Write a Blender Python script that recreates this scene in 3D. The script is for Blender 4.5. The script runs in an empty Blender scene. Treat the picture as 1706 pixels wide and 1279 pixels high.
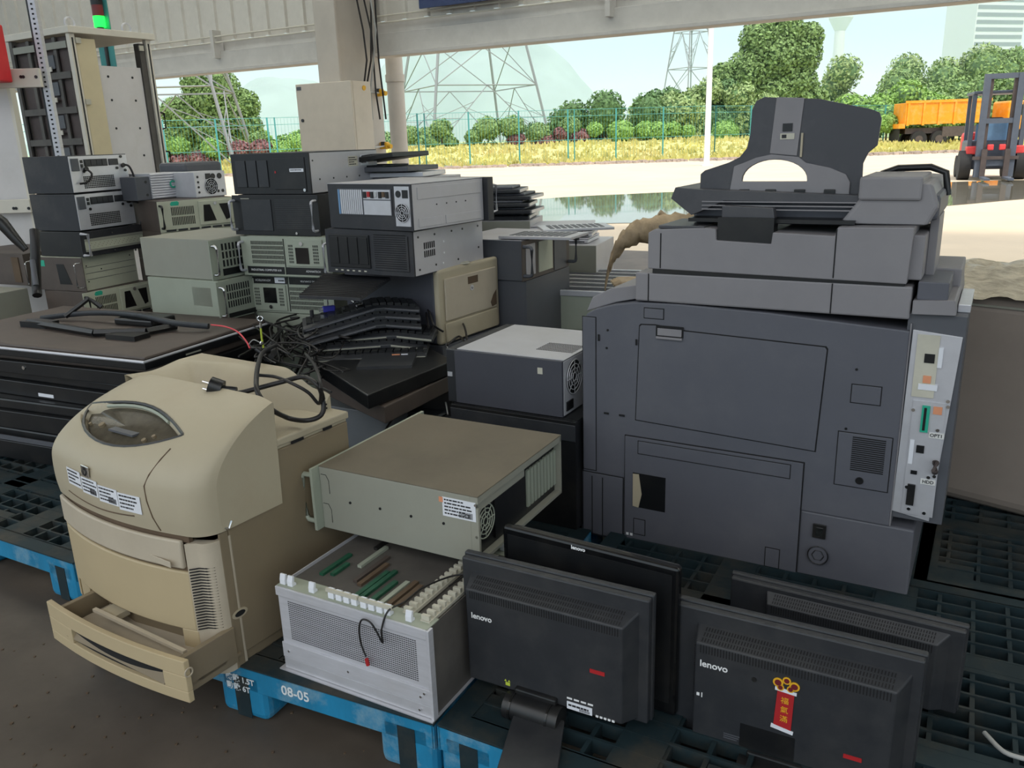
import bpy, bmesh, math, random
import numpy as np
from mathutils import Vector, Matrix, noise
from mathutils.geometry import tessellate_polygon
PI = math.pi
S = bpy.context.scene
COL = S.collection
# ------------------------------------------------------------------ camera
FPX, PITCH, ROLL, CH = 1380.7, .28758669, -.0322849, 1.359
cf = Vector((0, math.cos(PITCH), -math.sin(PITCH)))
cr0 = Vector((1, 0, 0)); cu0 = Vector((0, math.sin(PITCH), math.cos(PITCH)))
cr = cr0*math.cos(ROLL)+cu0*math.sin(ROLL); cu = -cr0*math.sin(ROLL)+cu0*math.cos(ROLL)
cam = bpy.data.objects.new('camera', bpy.data.cameras.new('camera')); COL.objects.link(cam)
M = Matrix((cr, cu, -cf)).transposed().to_4x4(); M.translation = Vector((0, 0, CH)); cam.matrix_world = M
cam.data.sensor_width = 36; cam.data.sensor_fit = 'HORIZONTAL'; cam.data.lens = FPX/1706*36
cam.data.clip_start = .05; cam.data.clip_end = 4000
S.camera = cam
S.view_settings.view_transform = 'Standard'; S.view_settings.look = 'None'
S.view_settings.gamma = 1; S.view_settings.use_curve_mapping = False
S.view_settings.exposure = 1.08
S.cycles.max_bounces = 6; S.cycles.diffuse_bounces = 4; S.cycles.volume_bounces = 6
S.cycles.use_denoising = True; S.cycles.sample_clamp_indirect = 4; S.cycles.volume_step_rate = 4; S.cycles.volume_max_steps = 64
# ------------------------------------------------------------------ world
SKY = 0.82
W = bpy.data.worlds.new('sky'); S.world = W; W.use_nodes = True
nt = W.node_tree; nt.nodes.clear()
tc = nt.nodes.new('ShaderNodeTexCoord'); sp = nt.nodes.new('ShaderNodeSeparateXYZ'); cr_ = nt.nodes.new('ShaderNodeValToRGB')
bg = nt.nodes.new('ShaderNodeBackground'); wo = nt.nodes.new('ShaderNodeOutputWorld')
nt.links.new(tc.outputs['Generated'], sp.inputs[0]); nt.links.new(sp.outputs['Z'], cr_.inputs[0])
el = cr_.color_ramp.elements
el[0].position = 0; el[0].color = (.37, .465, .52, 1); el[1].position = 1; el[1].color = (1.12, 1.12, 1.12, 1)
e = el.new(.10); e.color = (.36, .475, .555, 1)
e = el.new(.35); e.color = (.80, .86, .90, 1)
bg.inputs[1].default_value = SKY
nt.links.new(cr_.outputs[0], bg.inputs[0]); nt.links.new(bg.outputs[0], wo.inputs[0])
sun = bpy.data.objects.new('sun', bpy.data.lights.new('sun', 'SUN')); COL.objects.link(sun)
sun.data.energy = 1.15; sun.data.angle = math.radians(6); sun.data.color = (1, .93, .80)
sun.rotation_euler = (math.radians(32), math.radians(14), 0)

# ------------------------------------------------------------------ coordinates
def ray(px, py): return cf + cr*((px-853)/FPX) - cu*((py-639.5)/FPX)
def atz(px, py, z):
    r = ray(px, py); return Vector((0, 0, CH)) + r*((z-CH)/r.z)
def aty(px, py, y):
    r = ray(px, py); return Vector((0, 0, CH)) + r*(y/r.y)
RA = -.52
RU = Vector((math.cos(RA), math.sin(RA), 0)); RN = Vector((-math.sin(RA), math.cos(RA), 0))
def room(u, p, z): return RU*u+RN*p+Vector((0, 0, z))

# ------------------------------------------------------------------ materials
def mat(name, col, rough=.6, metal=0, var=.12, scale=6, bump=.0, dirt=None, dirt_amt=.0, dscale=2.5, spec=.5, stretch=None, alpha=None, emit=None):
    m = bpy.data.materials.new(name); m.use_nodes = True; n = m.node_tree; b = n.nodes['Principled BSDF']
    b.inputs['Roughness'].default_value = rough; b.inputs['Metallic'].default_value = metal
    b.inputs['Specular IOR Level'].default_value = spec
    if emit:
        b.inputs['Emission Color'].default_value = (*col, 1); b.inputs['Emission Strength'].default_value = emit
    t = n.nodes.new('ShaderNodeTexCoord'); src = t.outputs['Object']
    if stretch:
        mp = n.nodes.new('ShaderNodeMapping'); mp.inputs['Scale'].default_value = stretch
        n.links.new(src, mp.inputs[0]); src = mp.outputs[0]
    no = n.nodes.new('ShaderNodeTexNoise'); no.inputs['Scale'].default_value = scale; no.inputs['Detail'].default_value = 6
    no.inputs['Roughness'].default_value = .65
    n.links.new(src, no.inputs[0])
    mr = n.nodes.new('ShaderNodeMapRange'); mr.inputs[1].default_value = .3; mr.inputs[2].default_value = .7
    mr.inputs[3].default_value = 1-var; mr.inputs[4].default_value = 1+var
    n.links.new(no.outputs[0], mr.inputs[0])
    mx = n.nodes.new('ShaderNodeMix'); mx.data_type = 'RGBA'; mx.blend_type = 'MULTIPLY'; mx.inputs[0].default_value = 1
    mx.inputs[6].default_value = (*col, 1); n.links.new(mr.outputs[0], mx.inputs[7]); out = mx.outputs[2]
    if dirt:
        n2 = n.nodes.new('ShaderNodeTexNoise'); n2.inputs['Scale'].default_value = dscale; n2.inputs['Detail'].default_value = 8
        n2.inputs['Roughness'].default_value = .7
        n.links.new(t.outputs['Object'], n2.inputs[0])
        m2 = n.nodes.new('ShaderNodeMapRange'); m2.inputs[1].default_value = .48; m2.inputs[2].default_value = .72
        m2.inputs[3].default_value = 0; m2.inputs[4].default_value = dirt_amt
        n.links.new(n2.outputs[0], m2.inputs[0])
        m3 = n.nodes.new('ShaderNodeMix'); m3.data_type = 'RGBA'; n.links.new(m2.outputs[0], m3.inputs[0])
        n.links.new(out, m3.inputs[6]); m3.inputs[7].default_value = (*dirt, 1); out = m3.outputs[2]
    n.links.new(out, b.inputs['Base Color'])
    if bump:
        bp = n.nodes.new('ShaderNodeBump'); bp.inputs['Strength'].default_value = bump; bp.inputs['Distance'].default_value = .02
        n.links.new(no.outputs[0], bp.inputs['Height']); n.links.new(bp.outputs[0], b.inputs['Normal'])
    return m
def s2l(*c): return tuple(((x/255)/12.92 if x/255 <= .04045 else ((x/255+.055)/1.055)**2.4) for x in c)
MT = {}
def MM(k, *a, **kw):
    MT[k] = mat(k, *a, **kw); return MT[k]
dust = (.33, .29, .23)
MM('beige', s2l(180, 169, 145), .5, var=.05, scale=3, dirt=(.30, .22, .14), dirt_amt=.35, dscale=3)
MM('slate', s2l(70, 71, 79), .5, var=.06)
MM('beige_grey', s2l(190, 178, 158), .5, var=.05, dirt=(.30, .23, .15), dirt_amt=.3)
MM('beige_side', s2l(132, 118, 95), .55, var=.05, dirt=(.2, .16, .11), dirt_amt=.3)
MM('beige_deep', s2l(186, 168, 134), .5, var=.05, scale=2)
MM('dark_gap', (.006, .006, .007), .8, var=0)
MM('black_plastic', s2l(44, 46, 50), .45, var=.10, scale=20, dirt=dust, dirt_amt=.08)
MM('black_metal', s2l(42, 43, 48), .5, var=.15, dirt=dust, dirt_amt=.12)
MM('near_black', s2l(22, 23, 25), .35, var=.15, dirt=dust, dirt_amt=.06)
MM('gloss_black', s2l(16, 17, 19), .12, var=.05, dirt=dust, dirt_amt=.05)
MM('copier_dark', s2l(90, 91, 99), .55, var=.05, scale=4, dirt=(.36, .34, .32), dirt_amt=.12, dscale=1.5)
MM('copier_mid', s2l(134, 131, 134), .55, var=.06, dirt=(.4, .38, .35), dirt_amt=.15)
MM('copier_tray', s2l(66, 66, 71), .4, var=.05, dirt=(.4, .38, .35), dirt_amt=.1)
MM('grey_metal', s2l(150, 150, 138), .5, var=.05, scale=3, dirt=(.28, .24, .17), dirt_amt=.35, dscale=1.8)
MM('grey_green', s2l(160, 166, 150), .5, var=.05, dirt=(.28, .25, .19), dirt_amt=.18)
MM('rack_beige', s2l(188, 190, 170), .5, var=.05, dirt=dust, dirt_amt=.2)
MM('dusty_top', s2l(108, 100, 85), .75, var=.12, scale=5, dirt=(.16, .13, .09), dirt_amt=.5, dscale=2.2)
MM('zinc', s2l(172, 172, 176), .38, metal=.55, var=.10, scale=9, dirt=(.36, .33, .30), dirt_amt=.25)
MM('silver', s2l(205, 205, 210), .35, metal=.35, var=.06, scale=14, dirt=(.4, .36, .3), dirt_amt=.2)
MM('alu', s2l(202, 202, 208), .4, metal=.25, var=.08, scale=8, stretch=(1, 1, 9), dirt=(.4, .36, .3), dirt_amt=.25)
MM('chrome', s2l(215, 215, 215), .2, metal=1, var=.03)
MM('white', s2l(225, 224, 220), .5, var=.03)
MM('sticker', s2l(228, 230, 236), .45, var=.03)
MM('ink', s2l(40, 40, 44), .6, var=.05)
MM('logo_white', s2l(235, 235, 235), .5, var=0)
MM('red_label', s2l(176, 36, 40), .5, var=.1)
MM('orange_label', s2l(222, 150, 112), .5, var=.1)
MM('yellow_green', s2l(190, 205, 70), .5, var=.1)
MM('teal', s2l(40, 170, 140), .5, var=.1)
MM('pallet_blue', s2l(28, 128, 170), .55, var=.25, scale=7, stretch=(1, 1, .35), dirt=(.30, .42, .46), dirt_amt=.8, dscale=9, bump=.2)
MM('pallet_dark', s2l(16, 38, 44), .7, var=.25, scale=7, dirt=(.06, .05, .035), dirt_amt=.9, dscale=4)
MM('brown', s2l(96, 78, 60), .8, var=.2, dirt=(.07, .05, .035), dirt_amt=.5)
MM('cable', s2l(30, 27, 27), .45, var=.1)
MM('cable_grey', s2l(165, 165, 162), .5, var=.1)
MM('cable_red', s2l(215, 70, 80), .5, var=.1)
MM('blue_plug', s2l(60, 60, 170), .5, var=.1)
MM('pcb', s2l(30, 85, 62), .5, var=.3, scale=60)
MM('ridge_white', s2l(196, 192, 176), .55, var=.1, dirt=dust, dirt_amt=.3)
MM('chassis_side', s2l(188, 186, 190), .42, metal=.12, var=.06, dirt=(.4, .37, .33), dirt_amt=.25)
MM('tower_grey', s2l(84, 86, 92), .5, var=.05, scale=3, dirt=dust, dirt_amt=.06)
MM('tower_top', s2l(196, 196, 200), .45, metal=.2, var=.05, dirt=(.45, .42, .36), dirt_amt=.2)
MM('tv_back', s2l(84, 74, 68), .55, var=.12, scale=5, dirt=(.12, .09, .07), dirt_amt=.5)
MM('wall_sheet', s2l(216, 211, 202), .55, var=.05, dirt=(.35, .33, .30), dirt_amt=.15)
MM('beam', s2l(206, 202, 196), .6, var=.05, dirt=(.35, .33, .30), dirt_amt=.2)
MM('column_paint', s2l(190, 182, 172), .6, var=.05, scale=3, dirt=(.33, .30, .27), dirt_amt=.2)
MM('box_beige', s2l(212, 200, 184), .5, var=.04, dirt=(.4, .36, .3), dirt_amt=.15)
MM('roof_grey', s2l(205, 204, 200), .8, var=.1)
MM('floor_dark', s2l(84, 75, 66), .65, var=.35, scale=1.6, dirt=(.035, .028, .02), dirt_amt=.85, dscale=.9, bump=.15)
MM('yard', s2l(206, 190, 166), .9, var=.08, scale=.5, dirt=(.42, .36, .29), dirt_amt=.5, dscale=.12)
MM('puddle', s2l(120, 116, 104), .03, var=.05, scale=.5, spec=1)
MM('grass_dry', s2l(196, 190, 118), .9, var=.25, scale=.6, dirt=(.55, .42, .22), dirt_amt=.6, dscale=.3)
MM('gravel', s2l(176, 160, 150), .9, var=.35, scale=5)
MM('leaf_green', s2l(122, 150, 92), .8, var=.45, scale=2.5)
MM('leaf_bright', s2l(134, 172, 90), .8, var=.3, scale=3)
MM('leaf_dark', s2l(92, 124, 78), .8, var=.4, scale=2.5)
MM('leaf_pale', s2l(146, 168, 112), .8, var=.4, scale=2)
MM('leaf_red', s2l(138, 96, 98), .7, var=.3, scale=1.2)
MM('bark', s2l(100, 88, 74), .9, var=.2)
MM('hill_green', s2l(120, 140, 140), .9, var=.3, scale=.01)
MM('fence_teal', s2l(70, 150, 150), .5, var=.1)
MM('pylon_grey', s2l(136, 138, 142), .5, metal=.2, var=.05)
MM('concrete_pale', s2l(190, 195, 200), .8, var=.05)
MM('truck_orange', s2l(246, 156, 30), .5, var=.1, scale=2, dirt=(.75, .55, .3), dirt_amt=.4)
MM('truck_dark', s2l(84, 74, 72), .7, var=.2)
MM('fork_grey', s2l(88, 96, 110), .5, var=.1)
MM('fork_blue', s2l(110, 150, 190), .4, var=.1)
MM('fork_red', s2l(226, 70, 70), .5, var=.1)
MM('rubber', s2l(42, 42, 44), .8, var=.1)
MM('pole_white', s2l(226, 230, 232), .4, var=.03)
MM('yellow_plastic', s2l(232, 176, 40), .5, var=.1)
MM('rack_side', s2l(88, 84, 80), .6, var=.2, dirt=(.3, .27, .22), dirt_amt=.2)
MM('rack_panel_white', s2l(216, 212, 210), .5, var=.04, dirt=(.5, .45, .38), dirt_amt=.3)
MM('cream_panel', s2l(214, 200, 164), .5, var=.04, dirt=(.5, .42, .28), dirt_amt=.3)
MM('purlin_white', s2l(220, 214, 200), .5, var=.05)
MM('machine_beige', s2l(150, 138, 128), .5, var=.08, scale=2, dirt=(.16, .14, .12), dirt_amt=.4, dscale=1.2)
MM('wrap', s2l(190, 180, 160), .25, var=.35, scale=14, bump=.6, stretch=(1, 4, 4))
MM('bag_tan', s2l(168, 146, 116), .6, var=.35, scale=9, bump=.6)
MM('bin_grey', s2l(108, 112, 116), .35, var=.06, dirt=dust, dirt_amt=.15)
MM('blue_banner', s2l(52, 66, 104), .6, var=.1)
MM('lamp_green', s2l(20, 240, 60), .4, emit=1.6, var=0)
MM('lamp_off_red', s2l(120, 40, 40), .4, var=.05)
MM('red_dark', s2l(110, 24, 34), .6, var=.1)
MM('red_paint', s2l(220, 40, 50), .5, var=.1)
MM('panel_glass', s2l(78, 72, 60), .25, var=.3, scale=30)

# ------------------------------------------------------------------ geometry collector
class G:
    def __init__(s): s.v = []; s.f = []
    def add(s, vs, fs):
        o = len(s.v); s.v += [tuple(v) for v in vs]; s.f += [tuple(o+i for i in f) for f in fs]; return s
    def box(s, x0, y0, z0, x1, y1, z1):
        if x1 < x0: x0, x1 = x1, x0
        if y1 < y0: y0, y1 = y1, y0
        if z1 < z0: z0, z1 = z1, z0
        return s.add([(x0,y0,z0),(x1,y0,z0),(x1,y1,z0),(x0,y1,z0),(x0,y0,z1),(x1,y0,z1),(x1,y1,z1),(x0,y1,z1)],
                     [(0,3,2,1),(4,5,6,7),(0,1,5,4),(1,2,6,5),(2,3,7,6),(3,0,4,7)])
    def plate(s, poly, holes, ax, a, b):
        """polygon with holes in the two other axes, extruded along axis ax from a to b"""
        loops = [poly]+list(holes)
        def P(p, t):
            return {'x': (t, p[0], p[1]), 'y': (p[0], t, p[1]), 'z': (p[0], p[1], t)}[ax]
        tr = tessellate_polygon([[Vector((p[0], p[1], 0)) for p in l] for l in loops])
        flat = [p for l in loops for p in l]; n = len(flat); o = len(s.v)
        s.v += [P(p, a) for p in flat]+[P(p, b) for p in flat]
        for t in tr:
            s.f.append((o+t[0], o+t[1], o+t[2])); s.f.append((o+n+t[2], o+n+t[1], o+n+t[0]))
        k = 0
        for l in loops:
            m = len(l)
            for i in range(m):
                j = (i+1) % m
                s.f.append((o+k+i, o+k+j, o+n+k+j, o+n+k+i))
            k += m
        return s
    def tube(s, pts, r, n=8, closed=False, r1=None):
        pts = [Vector(p) for p in pts]; o = len(s.v); m = len(pts); up = None
        for i, p in enumerate(pts):
            if closed: t = pts[(i+1) % m]-pts[i-1]
            else: t = pts[min(i+1, m-1)]-pts[max(i-1, 0)]
            t = t.normalized() if t.length > 1e-9 else Vector((0, 0, 1))
            if up is None: up = Vector((0, 0, 1)) if abs(t.z) < .9 else Vector((1, 0, 0))
            a = t.cross(up)
            if a.length < 1e-6: a = t.orthogonal()
            a.normalize(); b = t.cross(a).normalized(); up = -b if False else up
            rr = r if r1 is None else r+(r1-r)*i/(m-1)
            for k in range(n):
                q = p+(a*math.cos(2*PI*k/n)+b*math.sin(2*PI*k/n))*rr; s.v.append(tuple(q))
        for i in range(m if closed else m-1):
            j = (i+1) % m
            for k in range(n):
                l = (k+1) % n; s.f.append((o+i*n+k, o+i*n+l, o+j*n+l, o+j*n+k))
        if not closed:
            s.f.append(tuple(o+k for k in range(n-1, -1, -1))); s.f.append(tuple(o+(m-1)*n+k for k in range(n)))
        return s
    def cyl(s, p0, p1, r, n=16, r1=None): return s.tube([p0, p1], r, n, r1=r1)
    def bar(s, p0, p1, w):
        return s.tube([p0, p1], w*.7, 4)
    def ring(s, c, ax, r, t, n=24):
        pts = []
        for k in range(n):
            a = 2*PI*k/n; u = r*math.cos(a); v = r*math.sin(a)
            pts.append({'x': (c[0], c[1]+u, c[2]+v), 'y': (c[0]+u, c[1], c[2]+v), 'z': (c[0]+u, c[1]+v, c[2])}[ax])
        return s.tube(pts, t, 6, closed=True)
    def sphere(s, c, r, n=10, sz=1):
        o = len(s.v); m = n//2+1
        for i in range(m+1):
            th = PI*i/m
            for k in range(n):
                s.v.append((c[0]+r*math.sin(th)*math.cos(2*PI*k/n), c[1]+r*math.sin(th)*math.sin(2*PI*k/n), c[2]+r*sz*math.cos(th)))
        for i in range(m):
            for k in range(n):
                l = (k+1) % n; s.f.append((o+i*n+k, o+(i+1)*n+k, o+(i+1)*n+l, o+i*n+l))
        return s
    def grid(s, fn, nu, nv, thick=None):
        o = len(s.v)
        for i in range(nu+1):
            for j in range(nv+1): s.v.append(tuple(fn(i/nu, j/nv)))
        for i in range(nu):
            for j in range(nv):
                a = o+i*(nv+1)+j; s.f.append((a, a+nv+1, a+nv+2, a+1))
        return s
    def xf(s, m):
        s.v = [tuple(m @ Vector(v)) for v in s.v]; return s
    def build(s, name, mt, parent=None, bevel=0, smooth=None, loc=None, seg=2, solid=0):
        me = bpy.data.meshes.new(name); me.from_pydata(s.v, [], s.f); me.update()
        me.materials.append(MT[mt] if isinstance(mt, str) else mt)
        o = bpy.data.objects.new(name, me); COL.objects.link(o)
        if parent: o.parent = parent
        if loc is not None: o.location = loc
        bm = bmesh.new(); bm.from_mesh(me); bmesh.ops.recalc_face_normals(bm, faces=bm.faces); bm.to_mesh(me); bm.free()
        if solid:
            md = o.modifiers.new('solid', 'SOLIDIFY'); md.thickness = solid; md.offset = -1
        if bevel:
            md = o.modifiers.new('bevel', 'BEVEL'); md.width = bevel; md.segments = seg; md.limit_method = 'ANGLE'; md.angle_limit = math.radians(35)
        if smooth:
            me.shade_smooth(); me.set_sharp_from_angle(angle=math.radians(smooth))
        return o
USED = set()
def tag(o, label, cat, group=None, kind=None):
    if label: o['label'] = label
    if cat: o['category'] = cat
    if group: o['group'] = group
    if kind: o['kind'] = kind
    return o
def thing(name, label, cat, loc=(0, 0, 0), rz=0, group=None, rx=0, ry=0):
    o = bpy.data.objects.new(name, None); COL.objects.link(o); o.empty_display_size = .1
    o.location = loc; o.rotation_euler = (rx, ry, rz); return tag(o, label, cat, group)
def struct(name, g, mt, parent=None, **k):
    o = g.build(name, mt, parent, **k)
    if parent is None: o['kind'] = 'structure'
    return o
def copy_tree(o, parent=None):
    c = o.copy(); COL.objects.link(c); c.parent = parent
    for ch in o.children: copy_tree(ch, c)
    return c
def text(name, s, size, mt, parent, loc, rot=(PI/2, 0, 0), ext=.0004, align='LEFT', sx=1, bold=0):
    cu_ = bpy.data.curves.new(name, 'FONT'); cu_.body = s; cu_.size = size; cu_.extrude = ext; cu_.align_x = align; cu_.align_y = 'CENTER'
    cu_.resolution_u = 3; cu_.offset = bold
    ob = bpy.data.objects.new('t', cu_); COL.objects.link(ob); bpy.context.view_layer.update()
    me = bpy.data.meshes.new_from_object(ob); bpy.data.objects.remove(ob); bpy.data.curves.remove(cu_)
    me.materials.clear(); me.materials.append(MT[mt]); me.name = name
    o = bpy.data.objects.new(name, me); COL.objects.link(o); o.parent = parent; o.location = loc; o.rotation_euler = rot; o.scale = (sx, 1, 1)
    return o
def sticker(parent, x, z, w, h, y=0, mt='sticker', lines=4, seed=1, name='sticker', face='y', sgn=-1, label=None, frame=False, bar=False):
    """flat paper label on a face; face 'y' = facing -y, 'x' = facing +x, 'z' = facing up"""
    random.seed(seed)
    t = .0012
    def B(g, a0, b0, a1, b1, d0, d1):
        if face == 'y': g.box(a0, y-d1, b0, a1, y-d0, b1)
        elif face == 'x': g.box(y+d0, a0, b0, y+d1, a1, b1)
        else: g.box(a0, b0, y+d0, a1, b1, y+d1)
    g = G(); B(g, x, z, x+w, z+h, 0, t); o = g.build(name, mt, parent)
    if label: o['label'] = label
    p = G(); rh = h/(lines+.6)
    for i in range(lines):
        zz = z+h-(i+.9)*rh; xx = x+w*.06
        while xx < x+w*(.55+.4*random.random()):
            ww = w*random.uniform(.04, .16); B(p, xx, zz, min(xx+ww, x+w*.95), zz+rh*.42, t, t+.0003); xx += ww+w*.02
    if bar:
        for i in range(14):
            xx = x+w*.5+i*w*.03; B(p, xx, z+h*.08, xx+w*.014, z+h*.4, t, t+.0004)
    if p.v: p.build('print', 'ink', o)
    return o

# ================================================================== SETTING
# ground inside, yard, bank
g = G(); g.v = [tuple(room(-40, -14, 0)), tuple(room(30, -14, 0)), tuple(room(30, 9.6, 0)), tuple(room(-40, 9.6, 0))]; g.f = [(0, 1, 2, 3)]
floor = struct('floor', g, 'floor_dark')
g = G(); g.v = [tuple(room(-120, 9.6, 0)), tuple(room(90, 9.6, 0)), (95, 62, 0), (-70, 62, 0)]; g.f = [(0, 1, 2, 3)]
yard = struct('ground', g, 'yard'); yard['label'] = 'pale concrete yard outside'
# puddle
random.seed(3)
g = G(); pts = []
N = 60
for i in range(N):
    a = 2*PI*i/N; x = 5.6+8.6*math.cos(a); y = 17.6+3.3*math.sin(a)*(1+.12*math.sin(3*a+1)) + .18*x-1.2 + (random.random()-.5)*.15
    pts.append((x, y))
g.plate(pts, [], 'z', .004, .010)
puddle = tag(g.build('puddle', 'puddle'), 'wide shallow puddle reflecting sky across the pale concrete yard', 'puddle', kind='stuff')
# bank beyond fence
def bankz(x, y):
    t = max(0, min(1, (y-44)/16)); h = 1.0*t*t*(3-2*t)
    if x < -8: h *= max(.25, 1+(x+8)/18)
    if x > 14: h *= max(.2, 1-(x-14)/16)
    return h + .12*noise.noise(Vector((x*.3, y*.3, 0)))*t + .02
g = G(); g.grid(lambda u, v: (-90+200*u, 44+50*v, bankz(-90+200*u, 44+50*v)-(0.03 if v == 0 else 0)), 100, 30)
bank = struct('grass_bank', g, 'grass_dry', smooth=60); bank['kind'] = 'structure'
# tufts of dry grass (uncountable)
random.seed(11); g = G()
for i in range(9000):
    x = random.uniform(-26, 34); y = 44.5+random.random()**1.5*16; z = bankz(x, y); h = random.uniform(.08, .30); a = random.random()*PI; w = random.uniform(.08, .25)
    dx, dy = w*math.cos(a), w*math.sin(a)
    g.add([(x-dx, y-dy, z-.05), (x+dx, y+dy, z-.05), (x+dx*.4+random.uniform(-.1, .1), y, z+h)], [(0, 1, 2)])
tag(g.build('dry_grass', 'grass_dry'), 'tall yellow dry grass on the bank behind the fence', 'grass', kind='stuff')
g = G(); random.seed(5)
for i in range(1600):
    x = random.uniform(-22, 34); y = 43.2+random.gauss(0, .35); r = random.uniform(.03, .12)
    g.box(x-r, y-r, 0, x+r, y+r, r*1.1)
tag(g.build('gravel', 'gravel'), 'pale rubble along the foot of the green fence', 'gravel', kind='stuff')
# background flat ground under trees
g = G(); g.v = [(-1500, 60, .15), (1500, 60, .15), (1500, 1600, .15), (-1500, 1600, .15)]; g.f = [(0, 1, 2, 3)]
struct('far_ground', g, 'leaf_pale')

# foliage generator (numpy leaf cards around a cluster of lobes)
def foliage(name, mt, parent, lobes, n, size, seed, flat=1.0):
    rng = np.random.default_rng(seed)
    L = np.array(lobes, float); wts = L[:, 3]**2; wts /= wts.sum()
    k = rng.choice(len(L), n, p=wts)
    d = rng.normal(size=(n, 3)); d /= np.linalg.norm(d, axis=1)[:, None]
    rr = L[k, 3]*(0.72+.33*rng.random(n)**.7); sx = np.array([1, 1, flat])
    c = L[k, :3]+d*rr[:, None]*sx
    nn = d+rng.normal(size=(n, 3))*.6; nn /= np.linalg.norm(nn, axis=1)[:, None]
    a = np.cross(nn, rng.normal(size=(n, 3))); a /= np.linalg.norm(a, axis=1)[:, None]; b = np.cross(nn, a)
    s = size*(.6+.8*rng.random(n))[:, None]
    V = np.stack([c-a*s, c-b*s*.6, c+a*s, c+b*s*.6], 1).reshape(-1, 3)
    me = bpy.data.meshes.new(name); me.vertices.add(4*n); me.vertices.foreach_set('co', V.ravel())
    me.loops.add(4*n); me.loops.foreach_set('vertex_index', np.arange(4*n)); me.polygons.add(n)
    me.polygons.foreach_set('loop_start', np.arange(0, 4*n, 4)); me.update(); me.validate()
    me.materials.append(MT[mt]); o = bpy.data.objects.new(name, me); COL.objects.link(o); o.parent = parent
    return o
def core(g, lobes, flat=1.0, k=.8):
    for (x, y, z, r) in lobes: g.sphere((x, y, z), r*k, 10, flat)
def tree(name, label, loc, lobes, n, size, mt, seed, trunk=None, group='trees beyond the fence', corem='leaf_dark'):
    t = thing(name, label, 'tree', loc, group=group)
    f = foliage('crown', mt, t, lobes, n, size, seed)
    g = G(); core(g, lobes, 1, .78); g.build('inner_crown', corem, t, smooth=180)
    g = G(); h = trunk or 2
    g.tube([(0, 0, -.5), (.1, 0, h*.5), (0, .1, h)], .28, 8, r1=.16)
    for (x, y, z, r) in lobes[:4]: g.tube([(0, 0, h*.7), (x*.5, y*.5, (h+z)*.5), (x, y, z)], .12, 6, r1=.04)
    g.build('trunk', 'bark', t)
    return t
def lob(seed, n, w, h0, h1, r, d=None):
    random.seed(seed); o = []
    for i in range(n):
        o.append((random.uniform(-w, w), random.uniform(-(d or w), d or w)*.6, random.uniform(h0, h1), r*random.uniform(.75, 1.2)))
    return o
# tree placement: pixel of crown foot, distance
def base(px, py, y, z=0):
    p = aty(px, py, y); return (p.x, p.y, z)
b = base(360, 230, 62, .4)
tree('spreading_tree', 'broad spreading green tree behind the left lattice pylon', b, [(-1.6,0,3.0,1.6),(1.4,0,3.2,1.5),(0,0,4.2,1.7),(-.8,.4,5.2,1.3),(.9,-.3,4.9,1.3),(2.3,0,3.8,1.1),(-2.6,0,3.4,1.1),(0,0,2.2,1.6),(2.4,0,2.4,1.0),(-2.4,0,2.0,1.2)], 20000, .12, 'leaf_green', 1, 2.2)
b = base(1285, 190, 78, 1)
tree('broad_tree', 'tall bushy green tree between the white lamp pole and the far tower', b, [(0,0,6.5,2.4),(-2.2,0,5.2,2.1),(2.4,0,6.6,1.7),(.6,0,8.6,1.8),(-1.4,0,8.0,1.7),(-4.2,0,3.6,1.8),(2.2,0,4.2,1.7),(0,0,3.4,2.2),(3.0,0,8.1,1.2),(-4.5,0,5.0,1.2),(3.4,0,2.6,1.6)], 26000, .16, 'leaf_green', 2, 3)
for k, (px, w, y, h, mt, lab) in enumerate([
    (1010, 3.6, 66, 2.6, 'leaf_dark', 'low dark green thicket, leftmost behind the middle fence bays'),
    (1085, 3.4, 68, 3.3, 'leaf_pale', 'olive green bushy tree in the middle of the thicket'),
    (1160, 3.6, 72, 4.2, 'leaf_dark', 'dark green bushy tree just left of the white lamp pole'),
    (1225, 3.2, 70, 4.0, 'leaf_pale', 'grey green low tree right of the white lamp pole'),
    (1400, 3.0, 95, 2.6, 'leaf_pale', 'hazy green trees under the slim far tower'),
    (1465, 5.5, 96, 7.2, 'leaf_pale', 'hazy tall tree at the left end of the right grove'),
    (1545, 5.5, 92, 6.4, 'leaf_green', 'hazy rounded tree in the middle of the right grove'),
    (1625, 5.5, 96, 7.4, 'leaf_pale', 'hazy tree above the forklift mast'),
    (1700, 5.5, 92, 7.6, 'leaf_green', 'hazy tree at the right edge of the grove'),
    (1500, 3.6, 62, 2.6, 'leaf_bright', 'bright green bush behind the left end of the orange truck'),
    (1585, 4.0, 66, 3.2, 'leaf_green', 'green bush behind the orange truck bed'),
    (1680, 4.0, 66, 3.2, 'leaf_green', 'green bush behind the forklift'),
    (940, 2.6, 74, 1.6, 'leaf_dark', 'low hedge tree left of the thicket'),
    (470, 3.0, 70, 1.4, 'leaf_bright', 'low bright green bush left of the wall-mounted electric box'),
    (300, 3.4, 80, 1.6, 'leaf_dark', 'low dark bush left of the spreading tree'),
    (700, 3.2, 80, .9, 'leaf_green', 'low green bush behind the middle pylon')]):
    b = base(px, 215, y, .6)
    tree('bushy_tree', lab, b, lob(40+k, 14, w*1.05, h*.15, h, w*.34), 9000, .13*y/80+.03, mt, 50+k, h*.3)
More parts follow.
